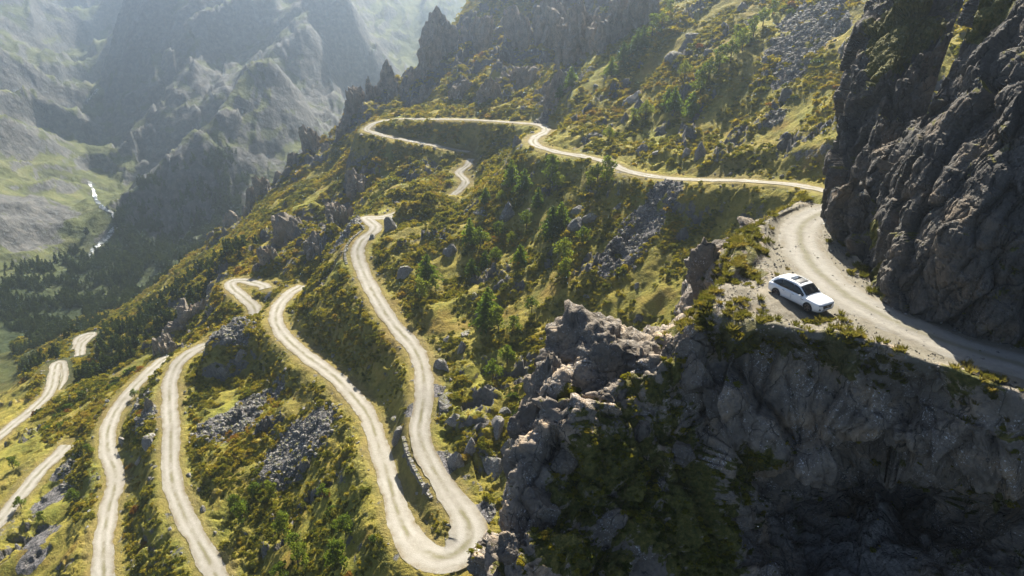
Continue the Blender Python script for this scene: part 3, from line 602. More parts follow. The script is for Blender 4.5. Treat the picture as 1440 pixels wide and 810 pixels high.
def broad_crown(name, mat, seed, n=620, lumps=13, leaf=.042):
    rng = np.random.default_rng(seed); P = []
    for i in range(lumps):
        a = rng.uniform(0, 6.28); z = rng.uniform(.25, .86); r0 = rng.uniform(.05, .30) * (1.1 - abs(z - .45)); c = np.array([r0 * math.cos(a), r0 * math.sin(a), z]); rad = rng.uniform(.10, .19) * (1.25 - .6 * z)
        d = rng.normal(size=(n // lumps, 3)); d /= np.linalg.norm(d, axis=1)[:, None]; P.append(c + d * rad * rng.uniform(.5, 1.08, (len(d), 1)))
    P = np.vstack(P); V, F = quads(P, leaf, rng, .4, 1.0, (P - np.array([0, 0, .5])) * 1.2); return mesh_np(name, V, F, mat, smooth=False)
def tube(bm, pts, rads, n=6):
    rings = []
    for i, p in enumerate(pts):
        p = Vector(p); q = Vector(pts[min(i + 1, len(pts) - 1)]) - Vector(pts[max(i - 1, 0)]); q.normalize(); t = q.orthogonal().normalized(); b = q.cross(t)
        rings.append([bm.verts.new(p + (t * math.cos(6.2832 * k / n) + b * math.sin(6.2832 * k / n)) * rads[i]) for k in range(n)])
    for a, b in zip(rings, rings[1:]):
        for k in range(n): bm.faces.new((a[k], a[(k + 1) % n], b[(k + 1) % n], b[k]))
    bm.faces.new(rings[0][::-1]); bm.faces.new(rings[-1])
def trunk_mesh(name, seed, broad=False):
    rng = random.Random(seed); bm = bmesh.new(); top = .62 if broad else .93
    tube(bm, [(0, 0, -.06), (.01, 0, .1), (rng.uniform(-.02, .02), .01, .4), (0, rng.uniform(-.02, .02), top)], [.034, .026, .018, .004])
    for i in range(7 if broad else 9):
        z = rng.uniform(.2, .55) if broad else rng.uniform(.12, .75); a = rng.uniform(0, 6.28); L = rng.uniform(.14, .26) if broad else .2 * (1 - z) ** .8
        tube(bm, [(0, 0, z), (math.cos(a) * L * .6, math.sin(a) * L * .6, z + (L * .4 if broad else L * .05)), (math.cos(a) * L, math.sin(a) * L, z + (L * .9 if broad else -L * .1))], [.011, .007, .002], 4)
    me = bpy.data.meshes.new(name); bm.to_mesh(me); bm.free(); me.materials.append(M_bark); return me
FIR = [(trunk_mesh('trunk', i), fir_crown('fir_crown', M_fir, 20 + i, 13 + i, 10, .046, (.48, .42, .55)[i], .45)) for i in range(3)]
BROAD = [(trunk_mesh('trunk', 9 + i, True), broad_crown('broad_crown', M_broad, 40 + i)) for i in range(2)]
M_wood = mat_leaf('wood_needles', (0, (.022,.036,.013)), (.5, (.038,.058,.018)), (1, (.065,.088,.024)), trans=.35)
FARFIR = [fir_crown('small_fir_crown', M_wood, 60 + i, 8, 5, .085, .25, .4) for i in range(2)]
BUSH = [bush_mesh('bush_leaves', M_scrub, 80 + i, 210, 6 + i, .15, (.75, .6, .95, .5)[i]) for i in range(4)]
def plant_tree(p, h, kind, var, rot, name, label, group):
    e = bpy.data.objects.new(name, None); COL.objects.link(e); e.location = p; e.rotation_euler = (0, 0, rot); e.scale = (h * 1.0,) * 3; e.empty_display_size = .2
    tag(e, label, 'tree', group); t, c = (FIR if kind == 'f' else BROAD)[var % (3 if kind == 'f' else 2)]
    link('trunk', t, e); link('crown', c, e); return e
ORD = ['first','second','third','fourth','fifth','sixth','seventh','eighth','ninth','tenth','eleventh','twelfth','thirteenth','fourteenth','fifteenth','sixteenth','seventeenth','eighteenth','nineteenth','twentieth'] + [f'{n_}th' for n_ in range(21, 60)]
# (foot u, foot v, height in px, kind), by place
TREES = {
 'on the middle slope': [(662,344,37,'f'),(675,350,34,'b'),(665,389,25,'f'),(683,377,25,'f'),(697,369,25,'b'),(732,372,28,'f'),(777,330,40,'f'),(790,322,38,'f'),(740,322,30,'b'),(700,338,27,'b'),(757,292,27,'f'),(793,372,42,'b'),(797,395,34,'b'),(820,345,30,'b'),(720,345,22,'b')],
 'beside the hairpin road': [(602,397,38,'f'),(592,422,34,'b'),(612,410,26,'b')],
 'left of the rock promontory': [(687,442,38,'f'),(684,462,52,'f'),(700,468,40,'b'),(713,512,32,'b'),(693,536,38,'b'),(722,470,28,'b'),(748,440,26,'b')],
 'below the upper road\'s curve': [(720,260,34,'f'),(737,268,30,'f'),(777,258,36,'b'),(783,269,30,'b'),(705,285,20,'b'),(682,284,20,'f')],
 'on the edge of the upper road': [(853,258,40,'b'),(840,255,28,'b'),(830,268,28,'b')],
 'along the foot of the grey crag': [(860,108,26,'f'),(895,78,34,'f'),(917,54,32,'b'),(877,88,26,'f'),(803,124,28,'f'),(787,138,18,'f'),(792,82,28,'b'),(930,40,24,'b'),(943,22,20,'b'),(905,66,26,'f')],
 'on the upper right grass slope': [(857,198,22,'b'),(890,174,22,'b'),(907,168,28,'b'),(947,162,34,'f'),(938,152,24,'f'),(973,165,34,'f')],
 'in the right slope\'s diagonal row': [(1073,38,26,'b'),(1060,52,28,'b'),(1043,72,33,'b'),(1027,88,33,'b'),(1010,100,34,'b'),(997,115,33,'b'),(985,132,33,'b'),(962,112,26,'b'),(1035,60,24,'b'),(1085,22,22,'b')],
 'between the lower roads': [(403,758,46,'b'),(420,797,44,'b'),(480,800,52,'b'),(397,817,36,'b'),(343,738,38,'b'),(380,700,30,'b'),(487,754,40,'b'),(360,700,28,'b'),(455,700,26,'b'),(330,715,26,'b'),(415,775,34,'b')],
 'on the lower left slope': [(190,560,16,'b'),(30,715,22,'b'),(62,735,20,'b'),(105,705,24,'b'),(20,660,22,'b'),(125,640,18,'b')],
}
n_t = 0
for place, L in TREES.items():
    L = sorted(L)
    for i, (u, v, hp, kd) in enumerate(L):
        p, ii, jj = hit(u, v); d = project(p)[2]; h = hp * d / FPX / .93; n_t += 1
        what = {'f': 'dark green conifer', 'b': 'bushy green tree'}[kd]
        plant_tree(p - np.array([0, 0, .1]), h, kd, n_t, n_t * 1.7, {'f': 'conifer', 'b': 'leafy_tree'}[kd], f'{what} {place}, {ORD[i]} of {len(L)} from left', 'trees ' + place)
# small conifers of the wood below the spur: the nearest ones singly, the rest as one mass
def hill_points(n, r0, r1, seed):
    rng = np.random.default_rng(seed); a = rng.uniform(-.70, .74, n); r = np.sqrt(rng.uniform(r0 ** 2, r1 ** 2, n))
    fj = (a - TH0) / (TH1 - TH0) * (NT - 1); fi = np.interp(np.log(r), lr, np.arange(NRR)); i, j = fi.astype(int), fj.astype(int); f, g = fi - i, fj - j
    z = (H[i, j] * (1 - g) + H[i, j + 1] * g) * (1 - f) + (H[i + 1, j] * (1 - g) + H[i + 1, j + 1] * g) * f
    P = np.stack([r * np.sin(a), r * np.cos(a), z], 1); u, v, d = project(P)
    vis = ((z + 2.0 - EYE) / r >= HORIZON[np.maximum(i - 3, 0), j]) & (u > -60) & (u < 1500) & (v > -40) & (v < 880)
    return P, i, j, vis, u, v, rng
def scatter(name, pts, scl, src, mat_group_seed, kind='stuff', parent=None, tilt=.12):
    """one object: copies of src stand on every point"""
    rng = np.random.default_rng(mat_group_seed); me = bpy.data.meshes.new(name); me.vertices.add(len(pts)); me.vertices.foreach_set('co', np.ascontiguousarray(pts, np.float32).ravel())
    scl = np.broadcast_to(scl if np.ndim(scl) == 2 else np.stack([scl, scl, scl], 1), (len(pts), 3))
    rot = np.stack([rng.normal(0, tilt, len(pts)), rng.normal(0, tilt, len(pts)), rng.uniform(0, 6.28, len(pts))], 1)
    for nm, val in (('scl', scl), ('rot', rot)):
        a = me.attributes.new(nm, 'FLOAT_VECTOR', 'POINT'); a.data.foreach_set('vector', np.ascontiguousarray(val, np.float32).ravel())
    o = link(name, me, parent, kind); ng = bpy.data.node_groups.new(name, 'GeometryNodeTree')
    ng.interface.new_socket('Geometry', in_out='INPUT', socket_type='NodeSocketGeometry'); ng.interface.new_socket('Geometry', in_out='OUTPUT', socket_type='NodeSocketGeometry')
    N = ng.nodes.new; gi, go, ip, oi = N('NodeGroupInput'), N('NodeGroupOutput'), N('GeometryNodeInstanceOnPoints'), N('GeometryNodeObjectInfo')
    oi.inputs['Object'].default_value = src; oi.inputs['As Instance'].default_value = True; oi.transform_space = 'ORIGINAL'
    L = ng.links.new; L(gi.outputs[0], ip.inputs['Points']); L(oi.outputs['Geometry'], ip.inputs['Instance'])
    for nm, sk in (('scl', 'Scale'), ('rot', 'Rotation')):
        a = N('GeometryNodeInputNamedAttribute'); a.data_type = 'FLOAT_VECTOR'; a.inputs['Name'].default_value = nm; L(a.outputs[0], ip.inputs[sk])
    L(ip.outputs[0], go.inputs[0]); o.modifiers.new('scatter', 'NODES').node_group = ng; return o
P, i, j, vis, u, v, rng = hill_points(150000, 160, 620, 5)
m = vis & (rng.random(len(P)) < np.clip(WOOD[i, j] * 1.5 - .45, 0, 1) * np.clip(.28 + .9 * fbm2(P[:, 0] / 16, P[:, 1] / 16, 3, 91), 0, .6)) & (RD[i, j] > 6) & (SLOPE[i, j] < 1.5)
W = P[m]; hgt = rng.uniform(2.6, 6.2, len(W)) * (1 + .25 * (W[:, 1] > 420)); o_ = np.argsort(np.linalg.norm(W, axis=1)); W, hgt = W[o_], hgt[o_]
src = []
for q in range(min(190, len(W))):
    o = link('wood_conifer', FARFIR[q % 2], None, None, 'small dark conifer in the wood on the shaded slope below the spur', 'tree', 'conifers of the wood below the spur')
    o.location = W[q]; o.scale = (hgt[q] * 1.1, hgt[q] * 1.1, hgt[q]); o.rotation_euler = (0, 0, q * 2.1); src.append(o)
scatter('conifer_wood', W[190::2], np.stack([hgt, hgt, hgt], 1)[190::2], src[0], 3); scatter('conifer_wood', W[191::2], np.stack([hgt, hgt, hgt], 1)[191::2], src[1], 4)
print('wood', len(W))
# big bushes one by one, the low scrub between them as one mass
P, i, j, vis, u, v, rng = hill_points(700000, 84, 445, 6)
dens = sstep(-.45, .35, fbm2(P[:, 0] / 11, P[:, 1] / 11, 4, 77) + .25 * fbm2((P[:, 0] * fx + P[:, 1] * fy) / 40, (-P[:, 0] * fy + P[:, 1] * fx) / 9, 2, 78))
dens = dens * np.where((v < 250) & (u > 700), .6, 1.0) * (1 - SCREE[i, j]) * (1 - .8 * sstep(.45, .8, ROCK[i, j])) * sstep(3.0, 5.5, RD[i, j]) * (1 - .45 * DRY[i, j]) * np.clip(1.4 - SLOPE[i, j] * .35, .15, 1)
m = vis & (rng.random(len(P)) < dens * .62); B = P[m]; ub, vb = u[m], v[m]
sz = .45 + .75 * rng.random(len(B)) ** 2.2; big = (rng.random(len(B)) < .04) ; sz = np.where(big, rng.uniform(1.3, 2.1, len(B)), sz) * np.clip(np.linalg.norm(B, axis=1) / 170, .85, 1.5)
scl = np.stack([sz, sz, sz * rng.uniform(.7, 1.25, len(B))], 1); B[:, 2] -= .08 * sz
_, _, db = project(B); o_ = np.argsort(-(sz / db) * ((ub > 0) & (ub < 1440) & (vb > 0) & (vb < 810))); B, scl, ub, vb = B[o_], scl[o_], ub[o_], vb[o_]
BUSH_M = [('olive', M_scrub)] + [(nm, mat_leaf(nm.replace(' ', '_') + '_bush_leaves', (0, a), (1, b), trans=.45)) for nm, a, b in
    (('dark green', (.04,.06,.014), (.075,.095,.02)), ('yellow green', (.19,.185,.03), (.25,.225,.04)), ('rust brown', (.20,.085,.026), (.27,.15,.034)), ('bright green', (.085,.13,.02), (.13,.17,.03)))]
AREAS = [('above the upper road, near the cliff', lambda u, v: v < 255 and u > 1000), ('high on the right slope', lambda u, v: v < 150 and u > 820), ('just above the upper road', lambda u, v: v < 255 and u > 760), ('near the far hairpin', lambda u, v: v < 260),
  ('on the slope by the promontory', lambda u, v: u > 900 and v >= 255), ('under the upper road', lambda u, v: u > 760 and v < 400), ('left of the big crag', lambda u, v: u > 700 and v >= 400), ('right of the hairpin road', lambda u, v: u > 590 and v < 420), ('between hairpin road and crag', lambda u, v: u > 610),
  ('on the strip inside the hairpin', lambda u, v: u > 500 and v > 430), ('beside the upper hairpin', lambda u, v: u > 430 and v < 430), ('left of the bottom hairpin', lambda u, v: u > 300 and v > 600), ('above the lower scree', lambda u, v: u > 260 and v > 430), ('between the two left roads', lambda u, v: u > 150 and v > 480), ('at the lower left', lambda u, v: v > 480), ('on the spur', lambda u, v: True)]
bsrc, byk = [], {}
for q in range(200):
    o = link('bush', BUSH[q % 4]); o.location = B[q]; o.scale = scl[q]; o.rotation_euler = (0, 0, q * 1.9); bsrc.append(o)
    nm, mm = BUSH_M[0 if q < 4 else (q * 7 + q // 5) % 5]; where = next(a for a, f in AREAS if f(ub[q], vb[q])); byk.setdefault((nm, where), []).append((ub[q], o))
    if q >= 4: o.material_slots[0].link = 'OBJECT'; o.material_slots[0].material = mm
for (nm, where), L in byk.items():
    L.sort(key=lambda t: t[0])
    for n_, (_, o) in enumerate(L): tag(o, f'{nm} bush {where}' + (f', {ORD[n_]} of {len(L)} from left' if len(L) > 1 else ''), 'bush', 'bushes ' + where)
for q in range(4): scatter('low_scrub', B[200 + q::4], scl[200 + q::4], bsrc[q], 10 + q)
print('scrub', len(B))

# ------------------------------------------------------------------ rocks, scree, walls, stream
def rock_mesh(name, seed, sub=3, dims=(1, 1, 1), rough=.07, planes=10, mat=None):
    rng = np.random.default_rng(seed); bm = bmesh.new(); bmesh.ops.create_icosphere(bm, subdivisions=sub, radius=1.0)
    D = np.array([v.co[:] for v in bm.verts]); Fc = np.array([[v.index for v in f.verts] for f in bm.faces]); bm.free()
    n = rng.normal(size=(planes, 3)); n /= np.linalg.norm(n, axis=1)[:, None]; h = rng.uniform(.48, 1.0, planes); dn = D @ n.T
    r = np.min(np.where(dn > .05, h / np.maximum(dn, .05), 9), 1); r = np.minimum(r, 1.25); V = D * r[:, None]
    q = V * np.array(dims); o = seed * 3.7
    V = V * (1 + rough * fbm3(q[:, 0] * .8 + o, q[:, 1] * .8, q[:, 2] * .8 + o, 4, .6))[:, None]
    if sub >= 5:
        c1, e1 = cells3(q * .75 + o, seed); c2, e2 = cells3(q * 2.2 + o, seed + 5); V = V * (1 + (.20 * (c1 - .5) - .10 * np.exp(-e1 * 8) + .08 * (c2 - .5) - .04 * np.exp(-e2 * 8)))[:, None]
    return mesh_np(name, V * np.array(dims), Fc, mat or M_boulder, smooth=sub >= 5)
BOULDER = [rock_mesh('boulder_stone', 100 + i, 3, ((1, 1, .8), (1.2, .8, .9), (.8, 1, 1.2), (1, .9, .65), (.9, 1.1, 1))[i]) for i in range(5)]
STONE = [rock_mesh('scree_stone', 120 + i, 1, ((1, .8, .7), (.8, 1, .6), (1, 1, .8))[i], .05, 9) for i in range(3)]
ROCKS = {  # centre u, v, width px, height px
 ('boulder', 'on the bushy middle slope'): [(635,357,22,22),(680,300,22,18),(717,303,22,20),(718,390,14,15),(667,420,16,10),(740,300,14,12),(655,470,18,12),(650,490,14,12),(760,480,12,10),(705,400,10,9)],
 ('outcrop', 'under the upper road'): [(812,300,36,16),(830,312,28,12),(815,322,30,16),(827,418,10,10),(895,403,11,11),(870,290,18,10),(905,300,16,9)],
 ('outcrop', 'above the upper road'): [(893,140,26,30),(837,187,20,16),(903,217,24,13),(880,118,16,12),(966,218,22,26),(985,222,18,22),(950,84,32,22),(968,66,24,18),(900,150,18,16),(925,215,12,10)],
 ('boulder', 'high on the right slope'): [(985,50,30,20),(1020,38,13,12),(1042,17,22,14),(1003,60,8,8),(1133,72,10,8),(1147,30,10,8),(1000,75,18,14),(1120,235,12,7)],
 ('boulder', 'beside the upper hairpin'): [(543,326,24,22),(573,388,22,28),(620,265,26,10),(560,285,22,12),(727,202,16,14),(630,480,12,12),(490,345,14,10)],
 ('outcrop', 'right of the hairpin road'): [(612,572,30,42),(643,594,24,22),(644,655,26,36),(697,662,42,36),(694,604,22,40),(720,640,22,30),(675,690,20,16),(665,635,20,20),(617,520,20,28),(710,585,24,20)],
 ('boulder', 'between the hairpin roads'): [(560,615,16,30),(556,590,12,12),(598,690,9,22),(570,640,9,10)],
 ('boulder', 'above the lower scree'): [(315,483,22,14),(313,523,16,12),(378,424,20,14),(337,498,14,12),(290,484,12,10),(303,470,10,8),(445,640,9,8),(430,575,8,8)],
 ('boulder', 'at the left roads'): [(213,620,24,18),(160,627,12,16),(205,590,14,12),(72,568,20,22),(230,680,10,10),(195,650,14,10),(265,725,10,12)],
}
def off_road(p, clear):
    for _ in range(14):
        j = int(np.clip(round((math.atan2(p[0], p[1]) - TH0) / (TH1 - TH0) * (NT - 1)), 0, NT - 1)); i = int(np.searchsorted(lr, math.log(math.hypot(p[0], p[1]))))
        if RD[i, j] > clear: break
        p = p + np.array([.45, .25, 0]); p[2] = ground(p[0], p[1])
    return p
n_r = 0
for (kd, place), L in ROCKS.items():
    L = sorted(L)
    for i_, (u, v, w, hp) in enumerate(L):
        p = hit(u, v)[0]; d = project(p)[2]; p = off_road(p, 2.6 + .35 * w * d / FPX); sx_, sz_ = w * d / FPX / 1.75, hp * d / FPX / 1.6; n_r += 1
        o = link({'boulder': 'boulder', 'outcrop': 'rock_outcrop'}[kd], BOULDER[n_r % 5], None, None, f'{"grey boulder" if kd == "boulder" else "grey rock outcrop"} {place}, {ORD[i_]} of {len(L)} from left', 'boulder' if kd == 'boulder' else 'rock', ('boulders ' if kd == 'boulder' else 'outcrops ') + place)
        o.location = p + np.array([0, .25 * sx_, -.38 * sz_]); o.scale = (sx_, (sx_ + sz_) / 2, sz_ * 1.25); o.rotation_euler = (.15 * math.sin(n_r), .2 * math.cos(n_r * 2), n_r * 1.1)
P, i, j, vis, u, v, rng = hill_points(420000, 84, 330, 9)
pr = SCREE[i, j] ** 1.4 * .85 + .02 * sstep(.3, .6, ROCK[i, j]) + .035 * ((RD[i, j] > 3.1) & (RD[i, j] < 5)) + .0015
m = vis & (rng.random(len(P)) < pr) & (RD[i, j] > 2.9); S_ = P[m]; sz = .12 + .62 * rng.random(len(S_)) ** 4 + .08 * SCREE[i, j][m]; sz *= np.clip(np.linalg.norm(S_, axis=1) / 150, .8, 1.6)
stones = []
for q in range(3):
    p = hit(*((440, 590), (330, 600), (890, 355))[q])[0]; o = link('boulder', STONE[q], None, None, ('angular stone in the scree left of the hairpin road', 'angular stone in the scree above the left road', 'angular stone in the scree under the upper road')[q], 'boulder'); o.location = p + np.array([0, 0, .15]); o.scale = (.75, .75, .75); stones.append(o)
    scatter('scree_stones', S_[q::3], np.stack([sz, sz, sz], 1)[q::3], o, 30 + q, tilt=.5)
print('scree', len(S_))
# rocks of the promontory
for nm, u, v, d, dims, rot, lab in [
  ('rock_outcrop', 838, 500, 45.2, (4.6, 3.6, 3.9), .3, 'big craggy grey rock at the left tip of the promontory'), ('rock_outcrop', 770, 560, 44.0, (2.4, 2.2, 3.2), 1.1, 'dark leaning rock below the big craggy rock'),
  *[('rock_outcrop', u, v, d, dm, r_, l) for u, v, d, dm, r_, l in [(1010,560,40.2,(1.7,1.2,1.5),.3,'pale rock slab low on the shaded promontory face, nearest the cliff'),(905,600,41.0,(1.3,1.0,.9),1.2,'rock patch high on the mossy slope'),(960,640,40.3,(1.0,.8,1.1),2.1,'small rock patch in the middle of the mossy slope'),(800,640,41.3,(1.5,1.1,1.5),.7,'rock step at the left edge of the mossy slope'),(760,720,39.6,(1.6,1.2,1.8),1.9,'big rock at the lower left edge of the mossy slope'),(860,730,38.9,(.9,.8,.8),.2,'lowest rock patch in the mossy slope'),(1035,700,41.5,(1.4,1.0,2.0),1.0,'upright rock beside the hollow of the cliff'),(720,780,38.4,(1.5,1.3,1.6),.5,'rock at the lower left foot of the promontory'),(985,530,40.6,(1.2,.9,1.6),2.4,'rock rib under the stone blocks'),(870,545,41.8,(1.6,1.0,1.0),.9,'light rock ledge above the mossy slope')]],
  ('boulder', 943, 497, 42.6, (.95, .95, 1.75), .5, 'upright grey stone block at the ledge edge'), ('boulder', 984, 468, 41.6, (1.5, 1.2, 1.55), 1.4, 'square grey stone block leaning above the ledge cliff'), ('boulder', 975, 498, 41.2, (1.3, 1.1, 1.4), 2.2, 'dark stone block under the square block'),
  ('boulder', 905, 500, 43.5, (1.6, 1.4, 1.2), .2, 'low grey rock between the craggy rock and the upright block'), ('rock_outcrop', 1000, 395, 51.5, (1.9, 2.0, 4.2), .9, 'tall dark rock face below the grassy knoll'), ('rock_outcrop', 1022, 352, 53, (1.5, 1.6, 1.7), 2.0, 'mossy rock on the grassy knoll by the road'),
  ('rock_outcrop', 1050, 315, 62, (1.3, 1.3, .9), 1.0, 'low rock on the grass where the road bends'), ('rock_outcrop', 745, 610, 43, (1.6, 1.5, 3.0), .4, 'narrow rock rib on the promontory edge')]:
    o = link(nm, rock_mesh(nm + '_stone', int(u + v), 5, dims, .11, 12, M_crag), None, None, lab, 'rock' if nm == 'rock_outcrop' else 'boulder'); o.location = pt(u, v, d); o.rotation_euler = (0, 0, rot)
# plants on the ledge: grass tufts on its top, low shrubs on its mossy face
LN = normals(LG); fl = LG.reshape(-1, 3); fm, fg, fk, fd_ = LMOSS.ravel(), LGRAV.ravel(), LKEEP.ravel(), LND.ravel(); rng = np.random.default_rng(12)
du_ = np.linalg.norm(np.cross(np.gradient(LG, axis=1), np.gradient(LG, axis=0)), axis=-1).ravel()
pu_, pv_, _ = project(fl); inview = (pu_ > -20) & (pu_ < 1470) & (pv_ > 0) & (pv_ < 840)
pn = fbm2(fl[:, 0] / 2.2 + fl[:, 2] / 3, fl[:, 1] / 2.2, 4, 51)
def pick(w, n):
    w = np.clip(w, 0, None) * inview * du_ * (np.hypot(fl[:, 0] - lv(1122,424)[0], fl[:, 1] - lv(1122,424)[1]) > 2.9); return fl[rng.choice(len(fl), n, p=w / w.sum())] + rng.normal(0, .12, (n, 3)) * np.array([1, 1, .1])
TUFT = [tuft_mesh('grass_blades', M_grass, 90 + q) for q in range(2)]
T_ = pick((1 - fk) * (1 - fg) * (fd_ > 3.0) * (pn > .0), 900); T2 = pick((1 - fk) * (fd_ > 2.3) * (pn > .1), 250)
tf = []
for q in range(2):
    o = link('grass_tuft', TUFT[q], None, None, ('dry yellow grass tuft on the verge behind the car', 'dry yellow grass tuft on the ledge rim below the car')[q], 'grass'); o.location = (lv(1225, 412), lv(1045, 446))[q]; o.scale = (.7, .7, .6); tf.append(o)
for q in range(2):
    A_t = np.vstack([T_[q::2], T2[q::2]]); sc_ = rng.uniform(.22, .62, len(A_t)); scatter('ledge_grass', A_t, np.stack([sc_, sc_, sc_ * .8], 1), tf[q], 50 + q)
F_ = pick(fk * np.clip(fm - .4, 0, 1) * (pn > -.1) + .8 * (1 - fk) * (1 - fg) * (fd_ > 5.5) * (pn > .25), 2100); sc_ = .13 + .42 * rng.random(len(F_)) ** 2.5
for q in range(4): scatter('ledge_shrubs', F_[q::4], np.stack([sc_, sc_, sc_ * .9], 1)[q::4], bsrc[q], 60 + q)
G_ = pick((fg > .3) * (1 - fk) * (fd_ > 2.2) + .25 * (fd_ < 2.4) * (1 - fk), 2600) ; sc_ = .03 + .13 * rng.random(len(G_)) ** 3.5; G_[:, 2] += .02; scatter('loose_stones', G_, np.stack([sc_, sc_, sc_ * .8], 1), stones[0], 70, tilt=.6)
# dry-stone walls that hold the hairpins
def stone_wall(P, height, label):
    """P runs along the top edge of the wall"""
    o = bpy.data.objects.new('retaining_wall', None); COL.objects.link(o); o.location = P[len(P) // 2]; tag(o, label, 'wall', 'dry-stone retaining walls'); org = P[len(P) // 2]; rng = random.Random(len(P))
    bm = bmesh.new(); P = resample(P, .25); L = .25 * len(P)
    for c_ in range(int(height / .34)):
        x = 0.0
        while x < L - .9:
            w = rng.uniform(.4, .95); k_ = min(int((x + w / 2) / .25), len(P) - 2); t = P[k_ + 1] - P[k_]; an = math.atan2(t[1], t[0])
            M_ = Matrix.Translation(Vector(P[k_] - org) + Vector((rng.uniform(-.05, .05), rng.uniform(-.05, .05), -.34 * c_ + rng.uniform(-.03, .03)))) @ Matrix.Rotation(an, 4, 'Z') @ Matrix.Rotation(rng.uniform(-.06, .06), 4, 'Y')
            r_ = bmesh.ops.create_cube(bm, size=1.0, matrix=M_ @ Matrix.Diagonal((w * .96, rng.uniform(.55, .72) + .05 * c_, .325, 1)))
            for vv in r_['verts']: vv.co += Vector((rng.uniform(-.04, .04), rng.uniform(-.04, .04), rng.uniform(-.03, .03)))
            x += w
    me = bpy.data.meshes.new('stone'); bm.to_mesh(me); bm.free(); me.materials.append(M_boulder); link('stone', me, o, 'stuff')
def side_path(name, a, b, off, dz):
    P = road_pts[name]; ia = int(np.argmin(np.linalg.norm(P - pt(*a), axis=1))); ib = int(np.argmin(np.linalg.norm(P - pt(*b), axis=1))); Q = P[min(ia, ib):max(ia, ib)]
    T = np.gradient(Q[:, :2], axis=0); T /= np.linalg.norm(T, axis=1)[:, None]; Q = Q.copy(); Q[:, :2] += np.stack([-T[:, 1], T[:, 0]], 1) * off; Q[:, 2] += dz; return Q
stone_wall(side_path('zig_a', (600,788,85), (540,650,103.9), -3.9, .12), 3.4, 'long dry-stone retaining wall left of the bottom hairpin')
stone_wall(side_path('zig_a', (515,306,170), (505,372,150), -3.5, .1), 2.6, 'short stone retaining wall below the upper hairpin')
stone_wall(side_path('zig_a', (632,695,93.6), (592,610,103.5), -3.0, -.1), 1.6, 'low stone wall on the inner edge of the hairpin')
# stream on the valley floor
def mat_stream():
    k = NT_('white_water'); return k.finish(k.mix(k.step(k.noise(.4, 5, .7), .46, .6), (.06,.065,.062), (.38,.40,.41)), .25, k.bump(k.noise(.6, 4), .6, .5), .5)
M_stream = mat_stream()
for L in ([(126,258),(131,270),(135,281),(147,294),(158,304),(165,316),(163,328)], [(163,328),(152,338),(138,348),(130,358),(125,370)], [(137,128),(132,140),(124,150)]):
    Q = resample(spline([hit(u, v)[0] for u, v in L], 10), 2.0); T = np.gradient(Q[:, :2], axis=0); T /= np.linalg.norm(T, axis=1)[:, None]; N = np.stack([-T[:, 1], T[:, 0]], 1); rows = []
    for o_ in np.linspace(-1, 1, 5):
        w = 1.3 + 1.1 * noise2(np.arange(len(Q)) / 5.0, o_ * 2 + 4); q = Q.copy(); q[:, :2] += N * (o_ * w)[:, None]; q[:, 2] = np.array([ground(a, b) for a, b in q[:, :2]]) + .7 - .3 * abs(o_); rows.append(q)
    link('stream', mesh_np('stream', np.stack(rows, 1).reshape(-1, 3), grid_faces(len(Q), 5), M_stream), kind='structure')

# ------------------------------------------------------------------ crags of the ridge
def crag_mesh(seed, lean=.25):
    """tall jointed rock tower, unit half-width, height about 2"""
    rng = np.random.default_rng(seed); bm = bmesh.new(); bmesh.ops.create_icosphere(bm, subdivisions=5, radius=1.0); D = np.array([v.co[:] for v in bm.verts]); Fc = np.array([[v.index for v in f.verts] for f in bm.faces]); bm.free()
    n = rng.normal(size=(14, 3)) * np.array([1, 1, .35]); n = np.vstack([n, rng.normal(size=(5, 3)) * .45 + np.array([0, 0, 1])]); n /= np.linalg.norm(n, axis=1)[:, None]; h = np.concatenate([rng.uniform(.5, .95, 14), rng.uniform(.75, 1.0, 5)]); dn = D @ n.T
    V = D * np.minimum(np.min(np.where(dn > .05, h / np.maximum(dn, .05), 9), 1), 1.5)[:, None]; V[:, 0] += lean * V[:, 2] * rng.uniform(-.6, 1); o = seed * 5.1
    q = V * np.array([2.2, 2.2, 1.3]) + o; a1, e1 = facets(q * .9, seed); a2, e2 = facets(q * 2.4, seed + 7); a3, e3 = facets(q * 5.5, seed + 3)
    d = .30 * a1 + .14 * a2 + .05 * a3 - .10 * np.exp(-e1 * 12) - .045 * np.exp(-e2 * 10) + .05 * fbm3(*(q * 1.2).T, 3)
    V = V + D * np.array([1, 1, .55]) * d[:, None]; V[:, 2] *= 1.0 / max(1e-6, np.percentile(V[:, 2], 99.9)); return mesh_np('crag_stone', V, Fc, M_ridge, smooth=False)
CRAG = [crag_mesh(200 + q) for q in range(7)]
